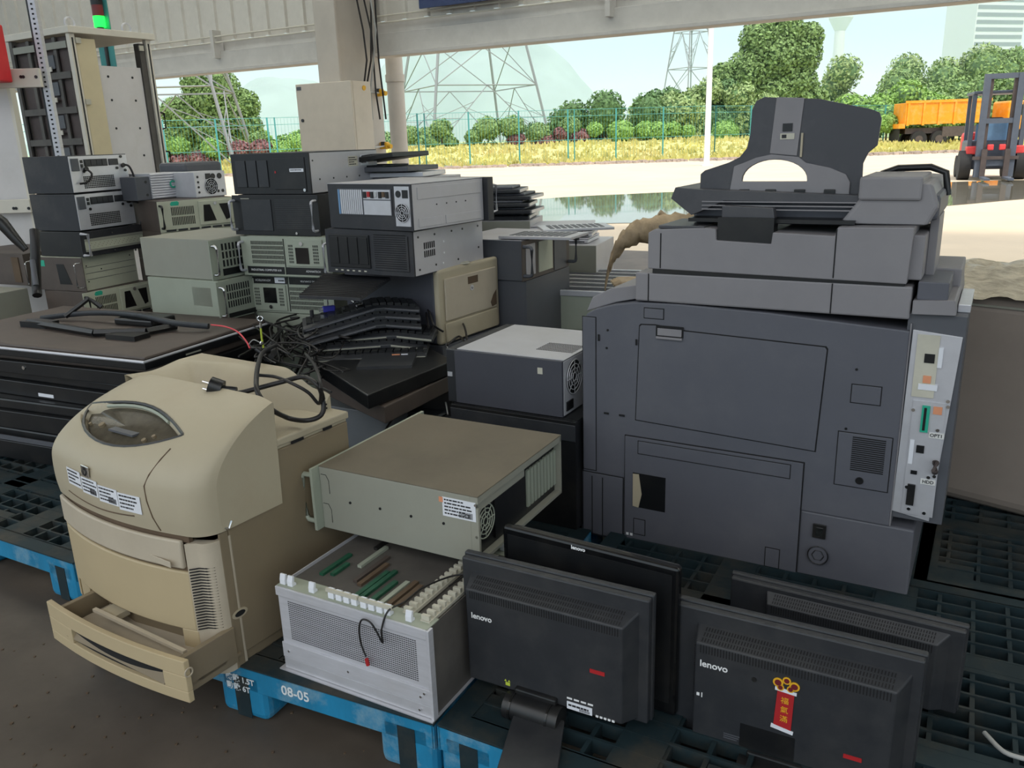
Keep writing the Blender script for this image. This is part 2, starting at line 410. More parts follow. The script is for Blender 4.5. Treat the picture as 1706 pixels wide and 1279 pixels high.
# clipped round shrubs on the bank
shr = [(681,224,1.5,'g'),(720,238,1.0,'g'),(752,238,1.0,'g'),(790,228,1.3,'g'),(813,214,2.0,'g'),(853,211,1.9,'g'),(860,232,1.3,'r'),(898,222,1.7,'g'),(906,236,1.5,'r'),(935,222,1.1,'r'),(951,210,1.5,'g'),(966,228,1.4,'r'),(990,216,1.2,'b'),(1034,219,1.9,'b'),(1075,217,1.5,'b'),(1096,219,1.7,'b'),(1121,215,1.2,'b'),(1145,219,1.1,'b'),(1208,219,1.9,'b'),(296,244,1.6,'b'),(355,247,1.7,'b'),(399,250,1.6,'r'),(436,248,1.6,'r'),(470,252,1.5,'b'),(335,268,1.8,'r'),(300,268,1.4,'r'),(430,232,1.2,'g'),(735,214,1.6,'g'),(492,238,1.2,'b'),(1478,206,1.6,'b')]
nm = {'g': 'olive green', 'r': 'purplish red', 'b': 'bright green'}
mts = {'g': 'leaf_green', 'r': 'leaf_red', 'b': 'leaf_bright'}
bay = lambda px: 'left of the electric box' if px < 520 else ('behind the pylon-side fence' if px < 830 else ('behind the middle fence' if px < 1000 else ('near the lamp pole' if px < 1300 else 'left of the truck')))
cnt = {}
ords = ['first', 'second', 'third', 'fourth', 'fifth', 'sixth', 'seventh', 'eighth', 'ninth']
for k, (px, py, w, c) in enumerate(sorted(shr)):
    y = 58 if py < 240 else 53
    p = aty(px, py, y); r = w*.5*y/58*.95
    key = (nm[c], bay(px)); cnt[key] = cnt.get(key, 0)+1
    t = thing('round_shrub', '%s clipped round shrub, %s from the left of those %s' % (nm[c], ords[cnt[key]-1], bay(px)), 'shrub', (p.x, p.y, p.z-r*.8), group='clipped shrubs on the bank')
    foliage('foliage', mts[c], t, [(0, 0, r*.8, r)], 900, .10, 200+k, .8)
    g = G(); g.sphere((0, 0, r*.8), r*.86, 12, .8); g.build('inner_foliage', mts[c], t, smooth=180)
    g = G(); zg = bankz(p.x, p.y); g.cyl((0, 0, min(-.05, zg-(p.z-r*.8))), (0, 0, r*.5), .06, 6); g.build('stem', 'bark', t)
# fence
def fence(label, pts, H=2.75):
    t = thing('mesh_fence', label, 'fence', (pts[0][0], pts[0][1], 0), group='green mesh fence')
    o0 = Vector((pts[0][0], pts[0][1], 0))
    w = G()
    for i, p in enumerate(pts):
        q = Vector((p[0], p[1], 0))-o0
        g = G(); g.cyl(q, q+Vector((0, 0, H)), .045, 6); g.build('post', 'fence_teal', t)
        if i % 3 == 0:
            g = G(); g.cyl(q+Vector((.35, .1, 0)), q+Vector((.35, .1, H)), .035, 6); g.build('post', 'fence_teal', t)
        if i:
            a = Vector((pts[i-1][0], pts[i-1][1], 0))-o0
            for z in (.1, 1.2, 2.4, H-.02): w.tube([a+Vector((0, 0, z)), q+Vector((0, 0, z))], .013, 3)
            n = int((q-a).length/.16)
            for k in range(1, n):
                m = a.lerp(q, k/n); w.tube([m+Vector((0, 0, .08)), m+Vector((0, 0, H-.05))], .005, 3)
    o = w.build('wire_mesh', 'fence_teal', t); o['kind'] = 'stuff'
P0 = atz(300, 296, 0); P1 = atz(700, 281, 0); P2 = atz(1180, 263, 0); P3 = atz(1480, 247, 0)
def seg(a, b, n): return [(a.x+(b.x-a.x)*i/n, a.y+(b.y-a.y)*i/n) for i in range(n+1)]
fence('left run of green wire mesh fence behind the wall-mounted electric box', seg(Vector((-34, 40, 0)), Vector((P1.x, P1.y, 0)), 12))
fence('middle run of green wire mesh fence crossing the shrub bank', seg(P1, P2, 6))
fence('right run of green wire mesh fence behind the orange truck', seg(P2, Vector((46, 74, 0)), 12))
# lamp pole
b = atz(1177, 276, 0)
t = thing('lamp_pole', 'tall white lamp pole rising in front of the yard fence', 'pole', (b.x, b.y, 0))
G().cyl((0, 0, 0), (0, 0, 9), .13, 12, .09).build('pole', 'pole_white', t, smooth=40)
G().box(-.22, -.22, 0, .22, .22, .05).build('base_plate', 'pole_white', t)
g = G(); g.tube([(0, 0, 9), (.8, 0, 9.3), (1.6, 0, 9.3)], .05, 6); g.build('arm', 'pole_white', t)
G().box(1.3, -.15, 9.22, 2.0, .15, 9.32).build('lamp_head', 'pole_white', t)
# lattice pylons
def pylon(label, loc, rz, levels, leg, br, top=True):
    """levels: list of (z, half width)"""
    t = thing('lattice_pylon', label, 'pylon', loc, rz, group='lattice pylons')
    co = [(-1, -1), (1, -1), (1, 1), (-1, 1)]
    for (sx, sy) in co:
        g = G(); g.tube([(sx*w, sy*w, z) for z, w in levels], leg, 4); g.build('leg', 'pylon_grey', t)
    g = G(); h = G()
    for i in range(len(levels)-1):
        z0, w0 = levels[i]; z1, w1 = levels[i+1]
        for k in range(4):
            a = co[k]; b = co[(k+1) % 4]
            A0 = Vector((a[0]*w0, a[1]*w0, z0)); B0 = Vector((b[0]*w0, b[1]*w0, z0)); A1 = Vector((a[0]*w1, a[1]*w1, z1)); B1 = Vector((b[0]*w1, b[1]*w1, z1))
            M1 = (A1+B1)/2
            if i % 2 == 0:
                g.tube([A0, M1], br, 3); g.tube([B0, M1], br, 3)
                g.tube([A0.lerp(A1, .5), A0.lerp(M1, .5)], br*.6, 3); g.tube([B0.lerp(B1, .5), B0.lerp(M1, .5)], br*.6, 3)
                g.tube([A0.lerp(A1, .5), A0.lerp(M1, .75)], br*.6, 3); g.tube([B0.lerp(B1, .5), B0.lerp(M1, .75)], br*.6, 3)
                g.tube([A0.lerp(M1, .5), A0.lerp(A1, .25)], br*.6, 3); g.tube([B0.lerp(M1, .5), B0.lerp(B1, .25)], br*.6, 3)
            else:
                g.tube([A0, B1], br, 3); g.tube([B0, A1], br, 3)
            h.tube([A1, B1], br*1.2, 3)
        h.build('horizontal_brace', 'pylon_grey', t); h = G()
    g.build('diagonal_braces', 'pylon_grey', t)['kind'] = 'stuff'
    if top:
        zt = levels[-1][0]; w = levels[-1][1]; g = G()
        for k in range(3):
            z = zt-2-k*5
            for s_ in (-1, 1):
                g.tube([(s_*w, 0, z), (s_*(9-k), 0, z+.6)], br*1.4, 4); g.tube([(s_*w, 0, z+2), (s_*(9-k), 0, z+.6)], br, 4)
        g.build('cross_arms', 'pylon_grey', t)
    return t
c = aty(782, 214, 118)
pylon('large grey lattice pylon seen right of the concrete column', (c.x, c.y, 0), math.radians(24), [(0, 8.3), (8.0, 6.9), (16, 5.4), (24, 3.9), (32, 2.4), (40, 1.6), (48, 1.1)], .19, .075)
c = aty(383, 240, 52)
pylon('near lattice pylon with thick slanting legs, left of the electric box', (c.x-4.9, c.y+3.4, .3), math.radians(8), [(0, 4.6), (4.6, 3.7), (9, 2.8), (14, 2.0), (20, 1.3), (26, 1.0)], .10, .05)
c = aty(1147, 200, 210)
pylon('small distant pylon beside the top of the white lamp pole', (c.x, c.y, 0), math.radians(30), [(0, 5.5), (8, 4.6), (16, 3.7), (24, 2.8), (32, 2.0), (40, 1.6), (48, 1.3)], .2, .09)
# far slim tower
c = aty(1392, 150, 620)
t = thing('control_tower', 'slim pale tower with a flared head above the far trees', 'tower', (c.x, c.y, 0))
G().cyl((0, 0, 0), (0, 0, 76), 4.2, 20, 3.4).build('shaft', 'concrete_pale', t, smooth=40)
g = G(); g.cyl((0, 0, 66), (0, 0, 74), 3.6, 20, 8); g.cyl((0, 0, 74), (0, 0, 80), 8, 20, 8.6); g.build('flared_head', 'concrete_pale', t, smooth=40)
G().cyl((0, 0, 80), (0, 0, 84), 6.5, 20, 4).build('lantern_room', 'tower_grey', t, smooth=40)
G().cyl((0, 0, 84), (0, 0, 96), .5, 6).build('mast', 'pylon_grey', t)
c = aty(1630, 120, 560)
t = thing('office_tower', 'tall pale office block far behind the right grove', 'building', (c.x, c.y, 0), .3)
G().box(-19, -12, 0, 19, 12, 82).build('tower_block', 'concrete_pale', t)
for k in range(18):
    G().box(-18.2, -12.25, 5+k*4.2, 18.2, -12, 7.2+k*4.2).build('window_band', 'tower_grey', t)
G().box(-12, -8, 82, 12, 8, 88).build('roof_plant', 'concrete_pale', t)
# hills
for (lab, px, y, w, h, sd, d) in (('hazy blue green hill peaking behind the large pylon', 790, 900, 170, 118, 2, 160), ('low hazy ridge left of the electric box', 440, 900, 260, 62, 5, 120)):
    c = aty(px, 200, y)
    def hf(u, v):
        x = (u-.5)*2; q = (v-.5)*2; hh = max(0, 1-abs(x)**1.25)*max(0, 1-q*q)
        return (x*w, q*d, h*hh*(1+.35*noise.noise(Vector((x*3+sd, q*3, 0)))) + 6*noise.noise(Vector((x*14, q*9, sd)))*hh)
    g = G(); g.grid(hf, 60, 24); o = g.build('hill', 'hill_green', smooth=180, loc=(c.x, c.y, 0)); o['kind'] = 'structure'; o['label'] = lab
# orange tipper truck
a = atz(1503, 246, 0)
t = thing('tipper_truck', 'orange tipper lorry parked behind the forklift', 'truck', (a.x, a.y, 0), math.radians(-6))
L = 7.2
G().box(0, 0, 1.42, L*.72, 2.3, 2.78).build('tipper_bed', 'truck_orange', t, bevel=.03)
for k in range(6):
    x = .1+k*L*.72/5.4; G().box(x, -.07, 1.36, x+.14, 0, 2.84).build('bed_rib', 'truck_orange', t)
g = G(); g.box(-.05, -.08, 2.74, L*.72+.05, .02, 2.9); g.build('top_rail', 'truck_orange', t)
G().box(-.35, 0, 1.2, .05, 2.3, 1.5).build('tail_beam', 'truck_orange', t)
G().box(.2, .35, .85, L+1.2, 1.95, 1.2).build('chassis_frame', 'truck_dark', t)
G().box(2.4, -.02, .62, 4.6, .5, 1.25).build('side_guard', 'truck_dark', t)
for x in (1.0, 2.25, 7.4):
    for yy in (.0, 1.9):
        o = G().cyl((x, yy, .5), (x, yy+.35, .5), .5, 20).build('wheel', 'rubber', t, smooth=40)
        G().cyl((x, yy-.02, .5), (x, yy+.02, .5), .24, 12).build('hub', 'truck_dark', o)
o = G().box(L-.9, 0, .85, L+1.1, 2.3, 2.7).build('cab', 'truck_orange', t, bevel=.12)
G().box(L-.6, -.02, 1.8, L+.6, .0, 2.45).build('side_window', 'gloss_black', o)
G().box(L*.72-.55, -.1, 2.1, L*.72-.3, 0, 2.5).build('black_disc', 'rubber', t, bevel=.05)
g = G(); g.box(-.25, .2, .25, -.18, 2.0, 1.2); g.build('mud_flap', 'rubber', t)
# forklift
a = atz(1652, 300, 0)
t = thing('forklift', 'grey and red forklift with its mast up, standing at the puddle edge', 'forklift', (a.x, a.y, 0), math.radians(-22))
for s_ in (-1, 1):
    G().box(s_*.36-.07, -.1, .08, s_*.36+.07, .06, 2.5).build('mast_rail', 'fork_grey', t)
    G().box(s_*.26-.04, -.04, .1, s_*.26+.04, .1, 2.42).build('inner_rail', 'truck_dark', t)
    G().box(s_*.25-.06, -1.1, .05, s_*.25+.06, -.1, .1).build('fork', 'fork_grey', t)
    G().box(s_*.25-.06, -.18, .05, s_*.25+.06, -.1, .75).build('fork_shank', 'truck_dark', t)
    o = G().cyl((s_*.62-.13, .35, .36), (s_*.62+.13, .35, .36), .36, 18).build('front_wheel', 'rubber', t, smooth=40)
    G().cyl((s_*.55-.12, 1.75, .28), (s_*.55+.12, 1.75, .28), .28, 18).build('rear_wheel', 'rubber', t, smooth=40)
    G().box(s_*.56-.05, .2, .6, s_*.56+.05, .3, 2.05).build('cab_pillar', 'fork_grey', t)
    G().box(s_*.52-.04, 1.5, .9, s_*.52+.04, 1.58, 2.1).build('cab_pillar', 'fork_grey', t)
    G().box(s_*.5-.12, .12, .62, s_*.5+.14, .5, .82).build('fender', 'fork_red', t, bevel=.03)
    G().box(s_*.13-.07, -.12, .72, s_*.13+.07, -.02, .86).build('tilt_cylinder', 'fork_red', t, bevel=.02)
for z in (.35, 1.35, 2.38): G().box(-.4, -.08, z, .4, .04, z+.12).build('mast_crossbar', 'fork_grey', t)
G().box(-.5, -.14, .5, .5, -.1, .58).build('carriage', 'truck_dark', t)
G().box(-.58, .3, .25, .58, 1.7, .95).build('body', 'fork_grey', t, bevel=.05)
G().box(-.58, 1.5, .3, .58, 2.1, 1.15).build('counterweight', 'fork_red', t, bevel=.1)
G().box(-.6, .15, 2.05, .6, 1.6, 2.12).build('overhead_guard', 'fork_grey', t, bevel=.02)
G().box(-.25, 1.0, .95, .25, 1.4, 1.5).build('seat', 'rubber', t, bevel=.06)
G().box(-.45, .28, .95, .45, .31, 1.35).build('dashboard', 'fork_blue', t)
# haze over the distance
g = G(); g.box(-1500, 64, -2, 1500, 1300, 72)
hz = g.build('haze', 'white'); hz.data.materials.clear()
m = bpy.data.materials.new('haze'); m.use_nodes = True; n = m.node_tree; n.nodes.clear()
vs = n.nodes.new('ShaderNodeVolumeScatter'); vs.inputs['Color'].default_value = (.50, .64, .72, 1); vs.inputs['Density'].default_value = .0011; vs.inputs['Anisotropy'].default_value = .2
oo = n.nodes.new('ShaderNodeOutputMaterial'); n.links.new(vs.outputs[0], oo.inputs[1]); hz.data.materials.append(m)
tag(hz, 'pale haze hanging over the distant hills and towers', 'haze', kind='stuff')

# ---------------------------------------------------------------- building shell
K8 = 1.169
def rp(g, u0, p0, z0, u1, p1, z1):     # a box in room axes
    o = len(g.v); g.box(u0, p0, z0, u1, p1, z1)
    for i in range(o, len(g.v)):
        u, p, z = g.v[i]; g.v[i] = tuple(room(u, p, z))
    return g
roomM = Matrix.Rotation(RA, 4, 'Z')
wall = bpy.data.objects.new('wall_back', None); COL.objects.link(wall); wall['kind'] = 'structure'; wall.location = room(0, 9.35, 0); wall.rotation_euler = (0, 0, RA)
prof = []
pw = .34
# one ribbed sheet, 3 ribs, 1.02 wide
def sheet():
    g = G(); xs = []
    for k in range(3):
        b = k*pw; xs += [(b, 0), (b+.245, 0), (b+.262, .035), (b+.323, .035), (b+.34, 0)]
    for z0, z1 in ((2.86, 6.4),):
        o = len(g.v)
        for (x, y) in xs: g.v += [(x, -y, z0), (x, -y, z1)]
        for i in range(len(xs)-1): g.f.append((o+2*i, o+2*i+2, o+2*i+3, o+2*i+1))
    return g
s0 = sheet().build('cladding_panel', 'wall_sheet', wall); s0.location = (-22, 0, 0)
for k in range(1, 36):
    c = s0.copy(); COL.objects.link(c); c.parent = wall; c.location = (-22+k*1.02, 0, 0)
g = G(); g.box(-22, -.05, 2.43, 14, .12, 2.72); g.build('trim_1', 'beam', bevel=.01).parent = wall
g = G(); g.box(-22, -.14, 2.43, 14, -.02, 2.475); g.build('trim_2', 'beam', bevel=.006).parent = wall
g = G(); g.box(-22, .05, 2.72, 14, .10, 2.87); g.build('trim_3', 'beam').parent = wall
for i, z in enumerate((2.83, 2.91)):
    g = G(); g.tube([(-22, -.12, z), (14, -.12, z)], .013, 6); tag(g.build('guide_wire', 'purlin_white', wall), None, None)
for i, u in enumerate((-10.1, -3.9, 1.4)):
    br = G().box(u-.03, -.16, 2.62, u+.03, .02, 3.0).build('bracket', 'beam', wall)
# top purlin band above
# roof
g = G(); rp(g, -40, -2.5, 6.4, 30, 3.4, 6.6); rp(g, -40, 7.4, 6.4, 30, 9.6, 6.6); rp(g, -40, 3.4, 6.4, -15, 7.4, 6.6); rp(g, 6, 3.4, 6.4, 30, 7.4, 6.6)
struct('ceiling', g, 'roof_grey')
m = bpy.data.materials.new('skylight'); m.use_nodes = True; n = m.node_tree; n.nodes.clear()  # skylights added in the unseen roof to brighten the back of the hall
tb_ = n.nodes.new('ShaderNodeBsdfTranslucent'); tb_.inputs[0].default_value = (.88, .88, .84, 1); oo = n.nodes.new('ShaderNodeOutputMaterial'); n.links.new(tb_.outputs[0], oo.inputs[0])
for k in range(7):
    g = G(); rp(g, -15+k*3, 3.4, 6.5, -12.04+k*3, 7.4, 6.505); o = struct('window_%d' % (k+1), g, m)
    o['label'] = 'translucent roof skylight sheet' 
# column: I-section portal column
cu0_ = -7.14
g = G(); rp(g, cu0_-.34, 8.45, 0, cu0_, 8.50, 6.4); rp(g, cu0_-.30, 8.5, 0, cu0_-.02, 9.3, 6.4)
col = struct('wall_column', g, 'column_paint', bevel=.01); col['label'] = 'thick grey beige portal column by the electric box'
# rain pipe outside
q = room(-7.72, 10.35, 0)
t = thing('drain_pipe', 'round cream pipe standing just outside the column', 'pipe', (q.x, q.y, 0))
G().cyl((0, 0, 0), (0, 0, 2.75), .125, 20).build('pipe', 'column_paint', t, smooth=40)
G().cyl((0, 0, 2.2), (0, 0, 2.3), .14, 20).build('pipe_collar', 'column_paint', t, smooth=40)
# cable bundle down the column
random.seed(8)
for k in range(5):
    pts = []
    for i in range(9):
        z = 6.3-i*.72 if i < 6 else 6.3-5*.72-(i-5)*.35
        s_ = .05*math.sin(i*1.3+k) + (0.12*math.exp(-((z-2.6)/.6)**2) if k < 3 else 0)
        pts.append(room(cu0_+.05+.03*k+max(0, s_), 8.75+k*.07, max(z, .9)))
    g = G(); g.tube(pts, .012, 6)
    tag(g.build('hanging_cable', 'cable' if k != 2 else 'cable_grey'), ['black cable nearest the front edge of the column', 'second black cable down the column side', 'pale grey cable hanging down the column side', 'fourth cable down the column side, dark', 'rearmost dark cable down the column side'][k], 'cable', 'cables down the column')
# wall electric box
q = room(-7.52, 8.06, 1.27)
t = thing('electric_box', 'cream steel electric enclosure mounted on the column', 'electric box', q, RA)
G().box(0, .04, 0, .86, .37, .80).build('enclosure', 'box_beige', t, bevel=.008)
o = G().box(.0, .0, .0, .86, .035, .80).build('door', 'box_beige', t, bevel=.008)
G().cyl((.07, -.012, .38), (.07, .0, .38), .02, 10).build('lock', 'black_plastic', o)
G().box(.02, -.004, .73, .09, .0, .77).build('name_plate', 'tower_grey', o)
# yellow clamps and straps on column
for k, (px, py, lab) in enumerate(((596, 146, 'yellow barrier clamp at the upper edge of the electric box'), (633, 155, 'yellow barrier clamp on the upper outer side of the column'), (600, 244, 'yellow barrier clamp at the lower edge of the electric box'), (642, 243, 'yellow barrier clamp on the lower outer side of the column'))):
    r = ray(px, py); p = 8.3 if k in (0, 2) else 9.2
    tt = p/(r.dot(RN)); q = Vector((0, 0, CH))+r*tt
    t = thing('barrier_clamp', lab, 'clamp', q, RA, group='yellow clamps by the column')
    G().box(-.07, -.04, -.04, .05, .04, .05).build('clamp_body', 'yellow_plastic', t, bevel=.015)
    G().cyl((.05, 0, 0), (.1, 0, -.01), .03, 10).build('reel', 'yellow_plastic', t)
    G().box(-.045, -.045, -.01, .02, .045, .055).build('clamp_grip', 'black_plastic', t, bevel=.01)
for k, (a, b) in enumerate((((596, 146), (633, 155)), ((600, 244), (642, 243)))):
    def wp(px, py, p):
        r = ray(px, py); return Vector((0, 0, CH))+r*(p/(r.dot(RN)))
    A = wp(*a, 8.3); B = wp(*b, 9.2); g = G(); g.tube([A, (A+B)/2+Vector((0, 0, -.02)), B], .01, 6)
    tag(g.build('strap', 'cable_grey'), ['upper', 'lower'][k]+' pale strap stretched between two yellow clamps', 'strap', 'straps by the column')
# blue banner above the opening
g = G(); rp(g, -6.35, 9.10, 2.92, -5.05, 9.13, 3.6); tag(g.build('banner', 'blue_banner'), 'dark blue board hung high on the cladding right of the column', 'board')

# ================================================================== RACK CASES
def put(pose, front):
    x, y, z, yaw, W, D, H = pose; c, s = math.cos(yaw), math.sin(yaw)
    def P(a, b): return Vector((x+a*c-b*s, y+a*s+b*c, z))
    if front == 'j0': return P(0, 0), yaw, W, D, H
    if front == 'i1': return P(W, 0), yaw+PI/2, D, W, H
    if front == 'j1': return P(W, D), yaw+PI, W, D, H
    return P(0, D), yaw-PI/2, D, W, H
def handles(t, W, H, mt='alu', r=.006, off=.038, inset=-.012, z0=.14, z1=.86):
    for x in (inset, W-inset):
        g = G(); a, b = H*z0, H*z1; q = .012
        g.tube([(x, -.003, a), (x, -off+q, a), (x, -off+.003, a+q*.3), (x, -off, a+q), (x, -off, b-q), (x, -off+.003, b-q*.3), (x, -off+q, b), (x, -.003, b)], r, 8)
        g.build('handle', mt, t, smooth=60)
def slots(g, x0, x1, z0, z1, nx, nz=1, duty=.5, gap=.12, y=-.0045, d=.001, horiz=False):
    """rows of slots, thin dark insets"""
    for j in range(nz):
        a = z0+(z1-z0)*(j+gap/2)/nz; b = z0+(z1-z0)*(j+1-gap/2)/nz
        for i in range(nx):
            p = x0+(x1-x0)*(i+.5-duty/2)/nx; q = x0+(x1-x0)*(i+.5+duty/2)/nx
            g.box(p, y-d, a, q, y, b)
    return g
def screws(t, pts, face, y=0, r=.004, mt='chrome', name='screws'):
    g = G()
    for (a, b) in pts:
        if face == 'y': g.cyl((a, y-.002, b), (a, y, b), r, 8)
        elif face == 'x+': g.cyl((y, a, b), (y+.002, a, b), r, 8)
        elif face == 'x-': g.cyl((y-.002, a, b), (y, a, b), r, 8)
    return g.build(name, mt, t)
def shell(t, W, D, H, bm, fm, ears=True, fy=.0, lid=None):
    b = G().box(0, 0, 0, W, D, H-.002).build('body', bm, t, bevel=.0015)
    G().box(.001, .012, H-.002, W-.001, D-.002, H).build('lid', lid or bm, b)
    e = .024 if ears else 0
    return G().box(-e, -.0045, .001, W+e, 0, H-.001).build('front_panel', fm, t, bevel=.001)
def fan(t, cx, cz, R, y, mt='silver', sgn=-1, axis='y'):
    """fan grille on a face: rings, spokes and a dark backing"""
    o = G()
    def c3(a, b, d): return (a, y+sgn*d, b) if axis == 'y' else (y+sgn*d, a, b)
    o.cyl(c3(cx, cz, .0), c3(cx, cz, .001), R, 28); bk = o.build('fan_opening', 'dark_gap', t)
    h = G(); h.cyl(c3(cx, cz, .0015), c3(cx, cz, .003), R*.30, 16); h.build('fan_hub', 'near_black' if mt != 'near_black' else 'silver', bk)
    g = G()
    for k in range(1, 5): g.ring(c3(cx, cz, .004), axis, R*k/4, .0016, 28)
    for k in range(8):
        a = 2*PI*k/8; g.tube([c3(cx+R*.2*math.cos(a), cz+R*.2*math.sin(a), .004), c3(cx+R*math.cos(a), cz+R*math.sin(a), .004)], .0014, 4)
    g.build('fan_grille', mt, bk)
def vent_window(t, W, H, fp, accent='teal'):
    """4U front: slot fields left, door with slanted windows and a lock, strip below"""
    g = G(); slots(g, .05, .19, H*.18, H*.82, 14, 2, .5, .16); g.build('vent_slots', 'dark_gap', fp)
    d = G().box(W*.49, -.012, H*.13, W*.97, -.0045, H*.93).build('drive_door', 'rack_beige', t, bevel=.003)
    G().plate([(W*.54, H*.25), (W*.72, H*.25), (W*.65, H*.80), (W*.56, H*.80)], [], 'y', -.0135, -.012).build('dark_window', 'gloss_black', d)
    G().plate([(W*.86, H*.25), (W*.92, H*.30), (W*.92, H*.80), (W*.78, H*.80)], [], 'y', -.0135, -.012).build('dark_window', 'gloss_black', d)
    G().cyl((W*.72, -.018, H*.83), (W*.72, -.012, H*.83), .010, 14).build('lock', 'chrome', d)
    g = G()
    for k in range(6): g.box(W*.02+k*W*.16, -.007, H*.02, W*.15+k*W*.16, -.0045, H*.08)
    g.build('lower_trim', 'black_plastic', t)
    if accent: G().plate([(.055, H*.84), (.10, H*.84), (.105, H*.93), (.095, H*.98), (.06, H*.97), (.05, H*.9)], [], 'y', -.0055, -.0045).build('round_sticker', accent, t)
    handles(t, W, H, 'near_black', .007)
def ind_front(t, W, H, fp):
    """industrial PC front: louvre field, lockable door, black strip with lettering along the bottom"""
    g = G(); slots(g, .03, W*.48, H*.30, H*.90, 26, 5, .5, .25); g.build('vent_slots', 'dark_gap', fp)
    s_ = G().box(0, -.007, H*.06, W*.47, -.0045, H*.24).build('name_strip', 'near_black', t)
    s2 = G().box(W*.50, -.007, H*.06, W*.98, -.0045, H*.24).build('name_strip', 'near_black', t)
    d = G().box(W*.52, -.010, H*.27, W*.97, -.0045, H*.95).build('drive_door', 'grey_green', t, bevel=.003)
    G().box(W*.64, -.012, H*.34, W*.80, -.010, H*.74).build('dark_window', 'gloss_black', d)
    g = G(); slots(g, W*.55, W*.61, H*.34, H*.82, 4, 6, .5, .3, y=-.010); slots(g, W*.85, W*.92, H*.34, H*.82, 4, 6, .5, .3, y=-.010); g.build('vent_slots', 'dark_gap', d)
    G().cyl((W*.72, -.016, H*.84), (W*.72, -.010, H*.84), .009, 14).build('lock', 'chrome', d)
    G().box(W*.485, -.006, H*.05, W*.495, -.0045, H*.95).build('groove', 'dark_gap', fp)
    handles(t, W, H, 'alu', .006)
    return s_, s2
def case(name, label, pose, front, bm, fm, style=None, group='rack computers in the stacks', ears=True, lid=None, **kw):
    loc, yaw, W, D, H = put(pose, front)
    t = thing(name, label, 'rack computer', loc, yaw, group)
    fp = shell(t, W, D, H, bm, fm, ears, lid=lid)
    if style: style(t, W, H, fp)
    return t, W, D, H

# ---------------------------------------------------------------- pallets
def pallet(label, loc, rz, LX, LY, front_mt='pallet_blue', deck_mt='pallet_dark', texts=(), nb=5):
    """plastic grid pallet: local x along its front edge, y going back, top at .15"""
    t = thing('plastic_pallet', label, 'pallet', loc, rz, 'blue plastic pallets')
    g = G(); e = .012
    nx = max(4, int(LX/.075)); ny = max(4, int(LY/.055))
    rim = .055
    for i in range(1, nx):
        x = LX*i/nx; g.box(x-.005, rim, .105, x+.005, LY-rim, .146)
    for j in range(1, ny):
        y = LY*j/ny; g.box(rim, y-.0035, .115, LX-rim, y+.0035, .150)
    for k in range(1, 3):
        x = LX*k/3; g.box(x-.05, rim, .10, x+.05, LY-rim, .1495)
        y = LY*k/3; g.box(rim, y-.04, .10, LX-rim, y+.04, .1495)
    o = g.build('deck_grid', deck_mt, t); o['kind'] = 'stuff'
    G().box(0, 0, .085, LX, .006, .148).build('front_edge', front_mt, t, bevel=.002)
    G().box(0, LY-.006, .085, LX, LY, .148).build('rear_edge', front_mt, t)
    G().box(0, 0, .085, .006, LY, .148).build('side_edge', front_mt, t)
    G().box(LX-.006, 0, .085, LX, LY, .148).build('side_edge', front_mt, t)
    g = G(); g.plate([(0, 0), (LX, 0), (LX, LY), (0, LY)], [[(rim, rim), (LX-rim, rim), (LX-rim, LY-rim), (rim, LY-rim)]], 'z', .144, .150); g.build('deck_rim', deck_mt, t)
    for i in range(3):
        for j in range(3):
            w = .15; x = (LX-w)*i/2; y = (LY-w)*j/2
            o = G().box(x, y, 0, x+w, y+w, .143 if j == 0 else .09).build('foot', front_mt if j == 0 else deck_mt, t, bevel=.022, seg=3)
            if j == 0: G().box(x+.004, y+.02, .1435, x+w-.004, y+w-.004, .147).build('foot_cap', deck_mt, o)
            if j == 0:
                g = G(); g.box(x+.055, y-.0015, .005, x+.10, y, .12)
                g.build('scuffed_patch', 'pallet_dark', o)
    for (s, sz, x, z) in texts: text('stencil', s, sz, 'pole_white', t, (x, -.0012, z), bold=.0006)
    return t
def pal_from(px0, px1, z, LX, LY, label, right=True, **k):
    """front top edge runs through two pixels at height z; px1 is the right end"""
    A = atz(*px0, z); B = atz(*px1, z); d = (B-A).normalized(); rz = math.atan2(d.y, d.x)
    o = B-d*LX if right else A
    return pallet(label, (o.x, o.y, 0), rz, LX, LY, **k), rz, o
A = atz(397, 1108, .15); B = atz(722, 1207, .15)
pal_from((397, 1108), (722, 1207), .15, 1.10, 1.0, 'blue plastic pallet with chalk numbers, under the beige printer and the perforated card cage',
         texts=(('08-05', .036, .68, .118), ('\u88dd\u8f09 1.5T', .022, .505, .11), ('\u52d5\u8f09 6T', .022, .505, .085)))
pal_from((728, 1206), (1330, 1420), .15, 1.25, 1.1, 'worn blue plastic pallet under the dark monitors at the front right', right=False)
A = atz(0, 895, .15); 
pal_from((0, 898), (121, 938), .15, 1.2, 1.0, 'blue plastic pallet at the left under the pile of flat televisions')
def pal_at(x, y, label, rz=-.52, LX=1.2, LY=1.0, **k): return pallet(label, (x, y, 0), rz, LX, LY, **k)
pal_at(.14, 2.62, 'dusty pallet hidden beneath the big dark copier', -.53, 1.15, .8, deck_mt='pallet_dark')
pal_at(1.10, 2.05, 'dark dusty pallet at the right behind the monitors, under the beige machine', -.52, 1.1, 1.25, front_mt='pallet_dark')
pal_at(-1.62, 3.75, 'pallet beneath the middle stacks of rack computers', -.50, 1.2, 1.0)
pal_at(-2.75, 4.85, 'pallet beneath the left stacks with the two silver-backed power units', -.40, 1.1, 1.1)
pal_at(-.50, 3.42, 'pallet beneath the second printer and the desktop tower', -.52, 1.2, 1.0)
pal_at(-.05, 4.62, 'pallet beneath the open white-framed case near the yard', -.50, 1.3, 1.2)
pal_at(-.9, 3.0, 'pallet beneath the pile of keyboards', -.52, .75, .5)

